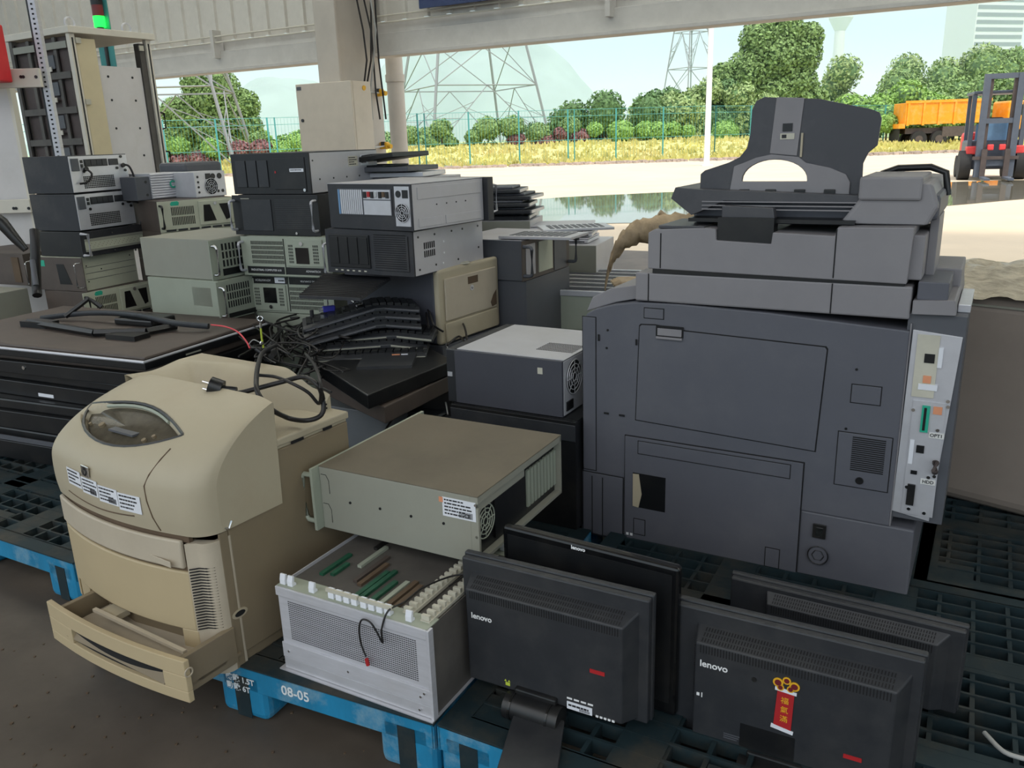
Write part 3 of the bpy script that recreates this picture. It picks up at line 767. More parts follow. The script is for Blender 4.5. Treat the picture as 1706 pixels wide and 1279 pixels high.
# ---------------------------------------------------------------- front grey industrial PC and the card cage
pcp = (-.4975, 1.959, .409, -.501, .468, .450, .171)
loc, yaw, W, D, H = put(pcp, 'j0')
t = thing('rack_computer', 'grey green rack computer with a dusty lid, on top of the perforated card cage', 'rack computer', loc, yaw, 'rack computers in the stacks')
G().box(0, 0, 0, W-.02, D, H-.002).build('body', 'grey_metal', t, bevel=.002)
G().box(.0, .0, H-.002, W, D, H+.001).build('lid', 'dusty_top', t, bevel=.001)
# ear panel and handle at the left end (front panel seen edge on)
G().box(-.008, -.026, .002, 0, D+.026, H).build('front_panel', 'grey_green', t)
for y in (-.014, D+.014):
    G().tube([(-.008, y, .022), (-.036, y, .022), (-.044, y, .032), (-.044, y, H-.032), (-.036, y, H-.022), (-.008, y, H-.022)], .0065, 8).build('handle', 'grey_green', t, smooth=60)
g = G()
for z in (.02, .10): G().tube([(.006, -.0005, z+.05), (.022, -.0005, z+.05), (.03, -.0005, z+.035), (.03, -.0005, z)], .0008, 4).build('pressed_tab', 'dark_gap', t)
screws(t, [(.094, .087), (.187, .089), (.279, .087), (.372, .087)], 'y', 0, .0035, 'dark_gap', 'screw_holes')
screws(t, [(.462, .150), (.462, .07), (.46, .02)], 'y', 0, .0035)
sticker(t, .372, .108, .09, .048, 0, lines=5, seed=4, bar=True, name='rating_label', label='white rating label with CE mark')
G().box(.363, -.0018, .142, .374, -.0008, .155).build('orange_mark', 'orange_label', t)
text('ce_mark', 'CE', .014, 'ink', t, (.432, -.0016, .118), ext=.0002, bold=.0004)
# rear face at x = W: recessed slots
g = G(); g.box(W-.02, .0, 0, W, D, .008); g.box(W-.02, 0, 0, W, .008, H-.03); g.box(W-.02, D-.008, 0, W, D, H); g.box(W-.02, 0, H-.018, W, D, H-.002); g.build('rear_frame', 'grey_metal', t)
G().box(W-.022, .008, .008, W-.019, D-.008, H-.018).build('rear_recess', 'near_black', t)
for k in range(9):
    y = .27+k*.0195; G().box(W-.018, y, .03, W-.012, y+.013, H-.04).build('slot_cover', 'grey_green', t)
G().box(W-.018, .10, .02, W-.014, .26, H-.04).build('port_plate', 'near_black', t)
fan(t, .055, .085, .042, W-.018, 'grey_green', 1, 'x')
G().box(W-.019, .01, .13, W-.005, .24, .155).build('rear_bracket', 'grey_metal', t)

subp = (-.566, 1.734, .15, -.508, .425, .40, .232)
loc, yaw, W, D, H = put(subp, 'j0')
t = thing('card_cage', 'open silver card cage with a perforated front and rows of cable latches on top', 'card cage', loc, yaw)
HB = H-.008
# side walls, front plate, base, top rails
G().box(0, 0, 0, .003, D, HB).build('side_panel', 'silver', t)
G().box(W-.003, 0, 0, W, D, HB).build('side_panel', 'rack_side', t, bevel=.001)
fpz0, fpz1 = .079, .205
fr = G(); nx, nz = 64, 20
x0, x1 = .030, W-.030; z0, z1 = .088, .192
fr = G().box(.003, -.002, fpz0-.006, W-.003, .001, HB).build('front_plate', 'alu', t)
h = G(); dx = (x1-x0)/nx; dz = (z1-z0)/nz
for i in range(nx):
    for j in range(nz):
        cx = x0+(i+.5)*dx; cz = z0+(j+.5)*dz; r_ = .0021
        h.plate([(cx-r_, cz), (cx, cz-r_), (cx+r_, cz), (cx, cz+r_)], [], 'y', -.0024, -.002) if False else h.add([(cx-r_, -.0023, cz-r_*.6), (cx+r_, -.0023, cz-r_*.6), (cx+r_, -.0023, cz+r_*.6), (cx-r_, -.0023, cz+r_*.6)], [(0, 1, 2, 3)])
h.build('perforation', 'dark_gap', fr)
G().box(0, -.006, .036, W, -.002, .076).build('lower_rail', 'alu', t, bevel=.001)
G().box(0, -.004, .004, W, -.001, .034).build('lower_rail', 'silver', t, bevel=.001)
G().box(-.012, -.012, 0, W+.006, D+.02, .003).build('base_sheet', 'silver', t)
G().box(0, -.007, HB-.022, W, -.002, HB+.001).build('upper_rail', 'alu', t, bevel=.001)
screws(t, [(.02, .055), (.2, .055), (.4, .055), (.395, .02), (.41, .066)], 'y', -.006, .003)
G().box(W-.001, -.006, 0, W+.006, .012, HB).build('corner_post', 'alu', t, bevel=.001)
G().box(W, .27, 0, W+.004, .282, HB).build('corner_post', 'alu', t)
G().box(.003, 0, HB-.012, W-.003, D, HB-.008).build('backplane', 'rack_side', t)
G().box(0, -.002, HB-.002, W, .045, HB+.001).build('top_rail', 'grey_green', t)
G().box(0, D-.05, HB-.002, W, D, HB+.001).build('top_rail', 'grey_green', t)
# latches
def latch(par, x, y, z, s=1, mt='sticker'):
    g = G(); g.plate([(0, 0), (.014, 0), (.014, .006), (.008, .010), (.010, .024), (.004, .026), (.0, .012)], [], 'x', -.008, .008)
    g.v = [(v[0]+x, v[1]*s+y, v[2]+z) for v in g.v]
    o = g.build('cable_latch', mt, par, bevel=.001)
    G().box(x-.005, y+.001, z, x+.005, y+.010, z+.006).build('latch_slot', 'dark_gap', o)
for x in (.012, .035, .10, .158, .180, .202, .224, .25, .272, .294, .316, .372): latch(t, x, .006, HB+.001)
for x in (.06, .085, .13, .155, .2, .225, .25, .30, .33, .37, .40): latch(t, x, D-.03, HB+.001)
G().box(.146, .004, HB+.018, .236, .01, HB+.026).build('latch_bar', 'ridge_white', t)
G().box(.240, .004, HB+.018, .330, .01, HB+.026).build('latch_bar', 'ridge_white', t)
# boards seen edge on between the rails
random.seed(21)
for (x, y0, y1, m_) in ((.05, .09, .20, 'pcb'), (.075, .10, .16, 'pcb'), (.11, .16, .27, 'grey_green'), (.145, .10, .23, 'tv_back'), (.165, .09, .2, 'brown'), (.19, .05, .17, 'pcb'), (.205, .05, .18, 'pcb'), (.235, .05, .14, 'pcb'), (.262, .04, .15, 'grey_green'), (.28, .05, .16, 'brown'), (.30, .05, .15, 'brown'), (.33, .15, .28, 'near_black'), (.09, .25, .33, 'near_black')):
    G().box(x, y0, HB-.008, x+.012, y1, HB-.001).build('circuit_card', m_, t)
for xx, y0, y1 in ((.352, .03, .33), (.405, .02, .33)):
    st = G().box(xx-.012, y0, HB-.004, xx+.012, y1, HB+.004).build('terminal_strip', 'ridge_white', t)
    g = G(); n = 15
    for k in range(n):
        y = y0+.008+(y1-y0-.016)*k/(n-1); g.box(xx-.011, y-.005, HB+.004, xx+.009, y+.003, HB+.015)
    g.build('terminal_ribs', 'ridge_white', st)
# loose black lead with a red plug over the cage
R_ = Matrix.Translation(loc) @ Matrix.Rotation(yaw, 4, 'Z')
def wl(*p): return R_ @ Vector(p)
t = thing('loose_lead', 'thin black lead with a red plug hanging over the card cage front', 'cable', wl(.33, .02, .15), 0)
o_ = Vector(t.location)
cp = [(.39, .14, .245), (.40, .19, .25), (.37, .17, .248), (.345, .10, .25), (.34, .04, .247), (.325, .0, .243), (.312, -.012, .20), (.31, -.010, .165), (.298, -.012, .19), (.285, -.016, .213), (.262, -.016, .212), (.250, -.014, .18), (.252, -.013, .145), (.262, -.013, .118)]
def smooth_pts(pts, n=5):
    P = [Vector(p) for p in pts]; out = []
    for i in range(len(P)-1):
        p0 = P[max(i-1, 0)]; p1 = P[i]; p2 = P[i+1]; p3 = P[min(i+2, len(P)-1)]
        for k in range(n):
            s = k/n; out.append(.5*((2*p1)+(-p0+p2)*s+(2*p0-5*p1+4*p2-p3)*s*s+(-p0+3*p1-3*p2+p3)*s**3))
    out.append(P[-1]); return out
G().tube([wl(*p)-o_ for p in smooth_pts(cp)], .0022, 6).build('wire', 'cable', t, smooth=60)
e = wl(.263, -.013, .112)-o_; G().cyl(e, e+Vector((.002, 0, -.016)), .0045, 8).build('red_plug', 'red_label', t)

# ---------------------------------------------------------------- big beige colour printer
HPL = Vector((-1.200, 2.055, .145)); HY = -.58
t = thing('laser_printer', 'large beige floor laser printer with its paper tray pulled out, at the pallet corner', 'printer', HPL, HY)
HW, HD = .60, .46
def fy(x, b=.055): return -b*(1-((x-.30)/.33)**2)
def bow(x0, x1, z0, z1, off=0, th=.012, n=16, tilt=0, b=.055):
    """bowed slab following the printer's curved front"""
    g = G(); o = 0
    for i in range(n+1):
        x = x0+(x1-x0)*i/n; y = fy(x, b)-off
        g.v += [(x, y, z0), (x, y-tilt, z1), (x, y+th-tilt, z1), (x, y+th, z0)]
    for i in range(n):
        a = i*4; c = a+4
        for k in range(4): l = (k+1) % 4; g.f.append((a+k, c+k, c+l, a+l))
    g.f.append((0, 1, 2, 3)); g.f.append((n*4+3, n*4+2, n*4+1, n*4)); return g
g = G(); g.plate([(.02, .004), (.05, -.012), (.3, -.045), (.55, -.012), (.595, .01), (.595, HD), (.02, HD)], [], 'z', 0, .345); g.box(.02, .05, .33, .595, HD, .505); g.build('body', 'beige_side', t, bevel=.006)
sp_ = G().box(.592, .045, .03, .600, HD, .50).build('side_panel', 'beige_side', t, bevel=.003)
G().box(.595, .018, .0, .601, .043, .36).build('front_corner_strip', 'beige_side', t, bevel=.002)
g = G(); g.plate([(.045+.012*math.cos(a)*1.9, .14+.012*math.sin(a)) for a in [2*PI*k/16 for k in range(16)]], [], 'x', .600, .602)
o = g.build('screw_recess', 'beige', sp_); g = G(); g.plate([(.045+.008*math.cos(a)*1.9, .14+.007*math.sin(a)) for a in [2*PI*k/16 for k in range(16)]], [], 'x', .6022, .603); g.build('recess_shadow_gap', 'dark_gap', o)
lf = bow(.03, .545, .115, .272, .012).build('lower_front_door', 'beige_deep', t, bevel=.004, smooth=30)
bow(.03, .548, .262, .290, .003, .01).build('recessed_band', 'brown', t)
mf = bow(.015, .535, .280, .352, .014).build('middle_front_panel', 'beige_grey', t, bevel=.004, smooth=30)
o = G().box(.385, fy(.45)-.0157, .287, .515, fy(.45)-.014, .303).build('name_plate', 'beige_grey', mf, bevel=.001)
o.rotation_euler = (0, 0, .0)
text('printer_name', 'hp color LaserJet 4650', .011, 'tower_grey', mf, (.39, fy(.45)-.0162, .295), rot=(PI/2, 0, math.atan2(fy(.5)-fy(.4), .1)), ext=.0002)
bow(.013, .55, .345, .362, .002, .01).build('recessed_band', 'brown', t)
# right rounded corner column
def corner(z0, z1, off=.0, xa=.545):
    g = G(); pts = []
    for k in range(9):
        a = -PI/2+PI/2*k/8; pts.append((.565+.035*math.cos(a), .022+.035*math.sin(a)-.006))
    poly = [(xa, fy(xa)-.012), (.565, -.02)]+pts[1:]+[(.6, .05), (xa, .05)]
    g.plate(poly, [], 'z', z0, z1); return g
corner(.0, .345).build('corner_column', 'beige_grey', t, bevel=.003, smooth=40)
g = G()
for k in range(22):
    z = .125+k*.0075
    if True:
        pts = [(.552+.0*k, fy(.55)-.015, z), (.566, -.0215, z), (.583, -.014, z), (.595, .0, z+.0)]
        g.tube(pts, .0018, 4)
g.build('corner_vents', 'dark_gap', t)
bow(.0, .018, .05, .345, .006, .04, 2).build('left_edge_trim', 'beige_deep', t)
bow(.50, .548, .0, .118, .012, .03, 4).build('lower_corner_foot', 'beige_deep', t, bevel=.003)
bow(.03, .10, .03, .118, .006, .03, 4).build('lower_corner_foot', 'beige_deep', t, bevel=.003)
bow(.06, .53, .02, .112, -.02, .01).build('tray_cavity', 'dark_gap', t)
# hood: bowed, rounded, with a lens-shaped control panel pressed in
prof = [(0, .362), (-.005, .40), (-.005, .45), (.0, .485), (.018, .515), (.05, .545), (.09, .572), (.145, .600), (.205, .622), (.25, .634), (.258, .630)]
def PR(v):
    s = min(max(v, 0), 1)*(len(prof)-1); i = min(int(s), len(prof)-2); f = s-i
    def CR(k): return prof[max(0, min(len(prof)-1, k))]
    p0, p1, p2, p3 = CR(i-1), CR(i), CR(i+1), CR(i+2)
    return [.5*((2*p1[j])+(-p0[j]+p2[j])*f+(2*p0[j]-5*p1[j]+4*p2[j]-p3[j])*f*f+(-p0[j]+3*p1[j]-3*p2[j]+p3[j])*f**3) for j in (0, 1)]
HX0, HX1 = -.022, .603
LCX, LCZ, LHX, LHZ = .255, .573, .222, .040
def hood(u, v, dent=True):
    x = HX0+(HX1-HX0)*u
    y, z = PR(v)
    F = -.058*(1-((x-.29)/.36)**2)
    for e, sg in ((HX0, 1), (HX1, -1)):
        d = (x-e)*sg
        if d < .05: F += .045*(1-math.sqrt(max(0, 1-((.05-d)/.05)**2)))
    yy = F+y*(.212-F)/.25
    k = (z-.362)/(.634-.362)
    zz = z
    if x < .16: zz -= k*k*.055*((.16-x)/.18)**2
    if x > .54: zz -= k*k*.010*((x-.54)/.06)**2
    if dent:
        lx = (x-LCX)/LHX; lz = (z-LCZ)/(LHZ*.72 if z > LCZ else LHZ*.95)
        d = (1-lx*lx)-abs(lz)
        if d > 0 and abs(lx) < 1:
            q = min(1, d/.22); yy += .008*q; zz -= .030*q
    return (x, yy, zz)
hd = G(); hd.grid(hood, 180, 120)
def side_loop(u): return [hood(u, k/120) for k in range(121)]
for u in (0, 1):
    L = side_loop(u); o = len(hd.v); hd.v += L+[(L[-1][0], .21, .362)]; n = len(L)+1; hd.f.append(tuple(o+k for k in range(n)))
hd.v += [hood(0, 1), hood(1, 1), (HX1, .212, .40), (HX0, .212, .40)]; n = len(hd.v); hd.f.append((n-4, n-3, n-2, n-1))
hood_o = hd.build('top_cover', 'beige', t, smooth=50)
def on_surf(x, z, dent=False):
    u = (x-HX0)/(HX1-HX0); lo, hi = 0, 1
    for _ in range(30):
        m = (lo+hi)/2
        if hood(u, m, dent)[2] < z: lo = m
        else: hi = m
    return hood(u, (lo+hi)/2, dent)
# lens panel
def lens(k, n=36):
    pts = []
    for i in range(n):
        a = 2*PI*i/n; c_ = math.cos(a); s_ = math.sin(a)
        pts.append((LCX+LHX*k*c_, LCZ+(LHZ*.72 if s_ > 0 else -LHZ*.95)*k*(1-c_*c_)))
    return pts
L = lens(.90); V = []
for x, z in L:
    p = on_surf(x, z); V.append((p[0], p[1]+.004, p[2]-.014))
cpt = on_surf(LCX, LCZ); g = G(); g.add(V+[(cpt[0], cpt[1]+.004, cpt[2]-.013)], [(i, (i+1) % len(L), len(L)) for i in range(len(L))])
cp_ = g.build('control_panel', 'panel_glass', hood_o)
g = G(); L2 = [on_surf(x, z) for x, z in lens(.995)]; g.tube([(p[0], p[1]+.0005, p[2]-.002) for p in L2], .0042, 6, closed=True); g.build('panel_rim', 'near_black', cp_)
L3 = [on_surf(x, z) for x, z in lens(.93) if z > LCZ+.012]; L3.sort(); g = G(); g.tube([(p[0], p[1]+.002, p[2]-.008) for p in L3], .005, 5); g.build('display_strip', 'grey_green', cp_)
for (x, z, r) in ((.17, .565, .008), (.36, .560, .006), (.38, .568, .005), (.12, .560, .004)):
    p = on_surf(x, z); G().cyl((x, p[1]+.004, p[2]-.016), (x, p[1]+.001, p[2]-.009), r, 12).build('button', 'beige_side', cp_)
p = on_surf(.28, .565); G().box(.22, p[1]-.008, p[2]-.015, .32, p[1]+.012, p[2]-.010).build('display', 'tower_grey', cp_)
sm = [on_surf(*q) for q in ((.475, .366), (.462, .40), (.452, .44), (.448, .475), (.456, .50), (.467, .53), (.474, .55))]
g = G(); g.tube([(p[0], p[1]-.0004, p[2]) for p in sm], .0018, 5); g.build('hood_seam', 'brown', hood_o)
sm = [on_surf(.11+.29*k/12, .392-.010*math.sin(PI*k/12)) for k in range(13)]
g = G(); g.tube([(p[0], p[1]-.0002, p[2]) for p in sm], .0018, 5); g.build('finger_groove', 'brown', hood_o)
def slope_at(x, z):
    a = on_surf(x-.02, z); b = on_surf(x+.02, z); return math.atan2(b[1]-a[1], .04)
p = on_surf(.232, .462)
o = G().box(-.018, -.003, -.014, .018, 0, .014).build('badge', 'chrome', hood_o, bevel=.003); o.location = (.232, p[1]-.0012, .474); o.rotation_euler = (-.06, 0, slope_at(.20, .47))
G().cyl((0, -.0036, 0), (0, -.003, 0), .0115, 20).build('badge_disc', 'near_black', o)
text('badge_letters', 'hp', .016, 'chrome', o, (0, -.0038, .001), ext=.0003, align='CENTER')
for k, (x, z, w, h_, br) in enumerate(((.132, .420, .070, .044, 0), (.206, .414, .070, .042, 1), (.280, .408, .074, .042, 1), (.356, .402, .076, .044, 0))):
    xc = x+w/2; p = on_surf(xc, z+h_/2); m = min(on_surf(xc, z)[1], on_surf(xc, z+h_)[1], p[1])
    o = sticker(hood_o, -w/2, 0, w, h_, 0, lines=4, seed=30+k, bar=bool(br), name='paper_label')
    o.location = (xc, m-.0006, z); o.rotation_euler = (0, 0, slope_at(xc, z+h_/2))
# rear top: output well walls, ramp, hump with side vents, lid slab
G().box(.02, .2, .50, .598, HD, .508).build('top_deck', 'beige', t, bevel=.003)
def sst(a): a = max(0, min(1, a)); return a*a*(3-2*a)
def hump(u, v):
    x = .02+.525*u; y = .205+.255*v
    hl = .115*sst(1-(x-.03)/.20)*(1-.25*v)
    hb = .118*sst((y-.27-.10*sst((x-.3)/.2))/.16)
    h = max(hl, hb) + .25*min(hl, hb)
    h = min(h, .118)
    if u > .93: h *= 1-.12*((u-.93)/.07)**2
    return (x, y, .506+h)
g = G(); g.grid(hump, 48, 26); o = len(g.v)
L = [hump(1, k/26) for k in range(27)]; g.v += L+[(L[-1][0], .46, .5), (L[0][0], L[0][1], .5)]; g.f.append(tuple(o+k for k in range(29)))
L = [hump(k/48, 1) for k in range(49)]; o = len(g.v); g.v += L+[(.545, .46, .5), (.02, .46, .5)]; g.f.append(tuple(o+k for k in range(51)))
L = [hump(0, k/26) for k in range(27)]; o = len(g.v); g.v += L+[(.02, .46, .5), (.02, .205, .5)]; g.f.append(tuple(o+k for k in range(29)))
hm = g.build('rear_hump', 'beige', t, smooth=45)
g = G()
for j in range(8):
    for i in range(4):
        y = .375+.019*i; z = .532+.0105*j
        if z < .506+.118*sst((y-.37)/.16)+.0: g.box(.5448, y, z, .5462, y+.013, z+.0045)
g.build('side_vents', 'dark_gap', hm)
G().box(.40, .215, .508, .603, HD+.005, .528).build('rear_lid', 'beige', t, bevel=.004)
for a_, b_ in ((.26, .30), (.37, .40)): G().box(.600, a_, .502, .604, b_, .509).build('lid_notch', 'dark_gap', t)
g = G(); g.box(.599, .045, .478, .6025, .12, .490); g.build('side_gap', 'dark_gap', t)
G().box(-.028, .02, .44, -.018, .05, .50).build('left_latch', 'beige_grey', t, bevel=.003)
g = G(); g.tube([(.597, .03, .37), (.604, .045, .365), (.602, .055, .38)], .004, 6); g.build('broken_clip', 'chrome', t)
# paper tray pulled out
ty = -.155
def trayfront(x0, x1, z0, z1, off, n=14):
    return bow(x0, x1, z0, z1, off, .012, n, b=.03)
tf = G(); n = 14
tray = G().box(.115, ty+.01, .045, .585, .03, .052).build('paper_tray', 'beige_side', t)
G().box(.57, ty+.012, .03, .585, .02, .125).build('tray_side', 'beige_side', tray, bevel=.002)
G().box(.115, ty+.012, .03, .130, .02, .125).build('tray_side', 'beige_side', tray, bevel=.002)
G().box(.14, ty+.05, .052, .56, 0, .078).build('tray_plate', 'beige_grey', tray)
G().box(.20, ty+.05, .115, .56, ty+.06, .123).build('tray_guide', 'beige_grey', tray)
G().box(.21, -.09, .10, .27, -.05, .115).build('paper_stop', 'beige', tray)
def tb(x0, x1, z0, z1, off=.14, th=.014, n=14): return bow(x0, x1, z0, z1, off, th, n, b=.028)
g = tb(.085, .615, .098, .137); g2 = tb(.085, .615, .03, .058); g3 = tb(.085, .20, .058, .098, n=4); g4 = tb(.545, .615, .058, .098, n=3)
for q in (g2, g3, g4): g.add(q.v, q.f)
g.build('tray_front', 'beige_deep', tray, bevel=.002)
tb(.20, .545, .058, .098, .130, .004).build('tray_recess', 'dark_gap', tray)
g = G(); g.add([(.17, fy(.17, .028)-.141, .070), (.545, fy(.545, .028)-.141, .061), (.545, fy(.545, .028)-.130, .085), (.20, fy(.2, .028)-.130, .085)], [(0, 1, 2, 3)]); g.build('tray_handle', 'beige_side', tray)
g = G(); g.ring((.618, -.135, .108), 'x', .010, .002, 12); g.build('tray_roller', 'beige_grey', tray)
tray.location = (.022, 0, -.008)

# ---------------------------------------------------------------- big dark office copier
t = cop = thing('copier', 'tall dark grey office copier with a raised feeder tray, on the right-hand pallet', 'copier', (.218, 2.447, .15), -.53)
DD = .62
# main face with the curved top-left corner
prf = [(0, .19), (0, .655), (.004, .680), (.015, .700), (.04, .715), (.10, .733), (.17, .745), (.30, .748), (.55, .742), (.893, .722), (.893, .19)]
G().plate(prf, [], 'y', 0, DD).build('body', 'copier_dark', t, bevel=.004)
G().box(-.012, .004, -.03, .955, DD, .19).build('base_cabinet', 'copier_dark', t, bevel=.006)
for x in (.06, .86):
    for y in (.08, DD-.08):
        G().cyl((x-.015, y, -.125+.0), (x+.015, y, -.125), .022, 12).build('castor', 'rubber', t)
for x in (.06, .86):
    for y in (.08, DD-.08): G().box(x-.02, y-.02, -.12, x+.02, y+.02, -.03).build('castor_fork', 'grey_metal', t)
def plane(name, x0, z0, x1, z1, mt='copier_dark', y=0, th=.004, gap=.0022, par=None, poly=None, holes=(), bev=.0015):
    par = par or t
    pl = poly or [(x0, z0), (x1, z0), (x1, z1), (x0, z1)]
    o = G().plate(pl, list(holes), 'y', y-th, y).build(name, mt, par, bevel=bev)
    cx = sum(p[0] for p in pl)/len(pl); cz = sum(p[1] for p in pl)/len(pl)
    g = G()
    out = [(p[0]+math.copysign(gap, p[0]-cx), p[1]+math.copysign(gap, p[1]-cz)) for p in pl]
    g.plate(out, [], 'y', y-.0009, y); g.build('seam', 'dark_gap', o)
    return o
d1 = plane('side_door', 0, 0, 0, 0, poly=[(.176, .388), (.692, .372), (.703, .655), (.698, .662), (.315, .672), (.235, .682), (.190, .680), (.185, .675)], gap=.003)
g = G(); g.box(.237, -.012, .645, .315, -.004, .652); g.build('door_latch', 'copier_mid', d1, bevel=.002)
G().box(.235, -.0052, .652, .317, -.0042, .684).build('latch_recess', 'dark_gap', d1)
G().box(.240, -.0075, .655, .312, -.005, .676).build('latch_flap', 'copier_mid', d1, bevel=.001)
plane('small_cover', .198, .702, .255, .730, th=.003)
plane('front_strip', .002, .2, .044, .690, th=.003)
plane('small_cover', .772, .522, .842, .570, th=.003)
vp = plane('vent_cover', .749, .287, .880, .437, th=.003)
g = G()
for k in range(17): g.box(.785, -.0042, .335+k*.0057, .866, -.003, .338+k*.0057)
g.build('vent_slots', 'dark_gap', vp)
G().cyl((.811, -.006, .308), (.811, -.003, .308), .010, 14).build('vent_knob', 'near_black', vp)
d2 = plane('bypass_tray_door', .143, -.012, .666, .332, gap=.003, th=.006)
plane('tray_grip_strip', .187, .283, .632, .322, y=-.006, th=.002, par=d2, gap=.0022)
G().box(.170, -.0068, .105, .275, -.006, .218).build('handle_recess', 'near_black', d2)
G().plate([(.171, .107), (.190, .105), (.200, .150), (.190, .215), (.171, .214)], [], 'y', -.0085, -.0068).build('pale_flap', 'beige', d2)
plane('small_cover', .176, .014, .211, .064, y=-.006, th=.002, par=d2)
plane('small_cover', .580, .001, .618, .059, y=-.006, th=.002, par=d2)
plane('lower_front_cover', .0, -.02, .135, .190, th=.003)
g = G(); g.box(.030, -.0038, -.02, .033, -.003, .18); g.box(.066, -.0038, -.02, .069, -.003, .18); g.build('grooves', 'dark_gap', t)
for (x, z, w, h_) in ((.072, .392, .016, .006), (.122, .392, .018, .006), (.052, .620, .006, .020), (.172, .618, .006, .018)):
    G().box(x, -.0036, z, x+w, -.0026, z+h_).build('slot', 'dark_gap', t)
screws(t, [(.083, .655), (.08, .60), (.779, .611), (.766, .447)], 'y', -.0, .0035, 'near_black', 'screw_holes')
o = G().box(.703, -.004, .118, .738, 0, .160).build('power_inlet', 'near_black', t, bevel=.001)
G().box(.712, -.006, .125, .730, -.004, .15).build('inlet_pins', 'chrome', o)
o = G().cyl((.722, -.003, .066), (.722, 0, .066), .027, 24).build('round_emblem', 'copier_dark', t); g = G(); g.ring((.722, -.004, .066), 'y', .027, .0016); g.ring((.722, -.004, .066), 'y', .016, .0014, 6); g.build('emblem_rings', 'near_black', o)
g = G(); g.box(.150, -.0072, .004, .158, -.006, .012); g.box(.163, -.0072, .004, .171, -.006, .012); g.build('white_marks', 'logo_white', d2)
G().box(.893, .005, .19, .896, DD, .74).build('rear_cover', 'copier_mid', t)
# controller box sticking out at the rear
cb = G().box(.885, .012, .215, 1.015, .30, .765).build('controller_box', 'tower_grey', t, bevel=.002)
pl_ = G().plate([(.896, .235), (.985, .222), (1.010, .715), (.900, .725)], [], 'y', .006, .012).build('controller_plate', 'silver', cb, bevel=.001)
def cbox(n, x0, z0, x1, z1, mt, y0=.000, y1=.006): return G().box(x0, y0, z0, x1, y1, z1).build(n, mt, pl_)
cbox('upper_card', .912, .555, .962, .715, 'ridge_white', .003); cbox('lower_card', .918, .235, .992, .545, 'silver', .003)
cbox('network_port', .932, .645, .955, .668, 'near_black', .001); cbox('paper_label', .962, .635, .972, .685, 'sticker', .001)
cbox('orange_sticker', .934, .593, .952, .612, 'orange_label', .001); cbox('paper_label', .925, .575, .968, .590, 'sticker', .001)
o = cbox('card_slot', .940, .465, .958, .535, 'teal', -.002); cbox('slot_gap', .945, .470, .951, .530, 'dark_gap', -.003)
cbox('orange_sticker', .965, .515, .985, .535, 'orange_label', .001)
cbox('usb_port', .937, .408, .955, .428, 'near_black', .0); cbox('paper_label', .921, .375, .931, .44, 'sticker', .001)
o = cbox('name_label', .962, .452, .996, .466, 'white', .001); text('label_text', 'OPT1', .012, 'ink', o, (.964, .0004, .459), ext=.0002, bold=.0003)
o = cbox('name_label', .955, .325, .989, .339, 'white', .001); text('label_text', 'HDD', .012, 'ink', o, (.959, .0004, .332), ext=.0002, bold=.0003)
cbox('usb_port', .930, .348, .945, .358, 'near_black', .0); cbox('printer_port', .927, .262, .945, .320, 'near_black', -.003)
g = G(); g.tube([(.985, .003, .385), (.985, -.012, .395), (.985, -.014, .372), (.985, .002, .362)], .008, 8); g.build('thumb_grip', 'truck_dark', pl_, smooth=60)
screws(pl_, [(.995, .552), (.997, .538), (.985, .35), (.92, .52), (.925, .31), (.935, .25), (.972, .245), (.98, .474), (.972, .345)], 'y', .002, .0045)
# neck / exit unit
G().box(.168, .0, .750, .889, DD-.02, .832).build('exit_unit', 'copier_mid', t, bevel=.005)
for x in (.207, .702): G().box(x, -.0012, .752, x+.003, 0, .83).build('exit_seam', 'dark_gap', t)
G().plate([(.0, .70), (.02, .745), (.08, .775), (.168, .79), (.168, .75), (.1, .735)], [], 'y', .03, .5).build('front_shoulder', 'copier_mid', t, bevel=.003)
# scanner body
sc_ = [(.207, .845), (.875, .838), (.880, .975), (.706, .972), (.700, .950), (.548, .955), (.545, .925), (.400, .930), (.398, .960), (.372, .962), (.225, .955), (.207, .945)]
G().plate(sc_, [], 'y', -.005, .56).build('scanner_body', 'copier_mid', t, bevel=.004)
G().box(.400, .004, .90, .548, .05, .99).build('recess_block', 'near_black', t)
G().box(.22, .0, .832, .87, .55, .846).build('scanner_gap', 'near_black', t)
g = G(); g.box(.243, -.0062, .848, .246, -.005, .945); g.box(.703, -.0062, .845, .706, -.005, .968); g.build('scanner_seams', 'dark_gap', t)
G().box(.235, .0, .957, .365, .20, .966).build('glass_lid_edge', 'copier_tray', t, bevel=.002)
# document feeder
G().box(.30, .10, .965, .86, .54, 1.03).build('feeder_body', 'copier_dark', t, bevel=.01)
fdr = G().plate([(.700, .975), (.905, .975), (.925, 1.02), (.905, 1.075), (.765, 1.085), (.745, 1.04)], [], 'y', .045, .50).build('feeder_head', 'copier_mid', t, bevel=.010, seg=3)
G().box(.742, .035, 1.035, .885, .30, 1.092).build('feeder_cover', 'copier_mid', t, bevel=.006)
g = G(); g.tube([(.76, .30, 1.085), (.80, .31, 1.100), (.88, .31, 1.102), (.918, .30, 1.088), (.928, .30, 1.03)], .009, 8); g.build('feeder_lever', 'near_black', t, smooth=60)
G().box(.885, .06, .985, .925, .42, 1.05).build('feeder_hinge', 'copier_dark', t, bevel=.012)
G().box(.87, .02, .845, .905, .30, .955).build('hinge_block', 'copier_mid', t, bevel=.004)
G().box(.905, .12, .82, .925, .30, .99).build('hinge_bracket', 'copier_mid', t, bevel=.002)
G().box(.31, .03, .975, .74, .40, .985).build('output_tray', 'near_black', t)
G().plate([(.405, .905), (.540, .905), (.545, .925), (.545, .99), (.54, 1.015), (.405, 1.02)], [], 'y', .02, .05).build('output_flap', 'copier_tray', t, bevel=.003)
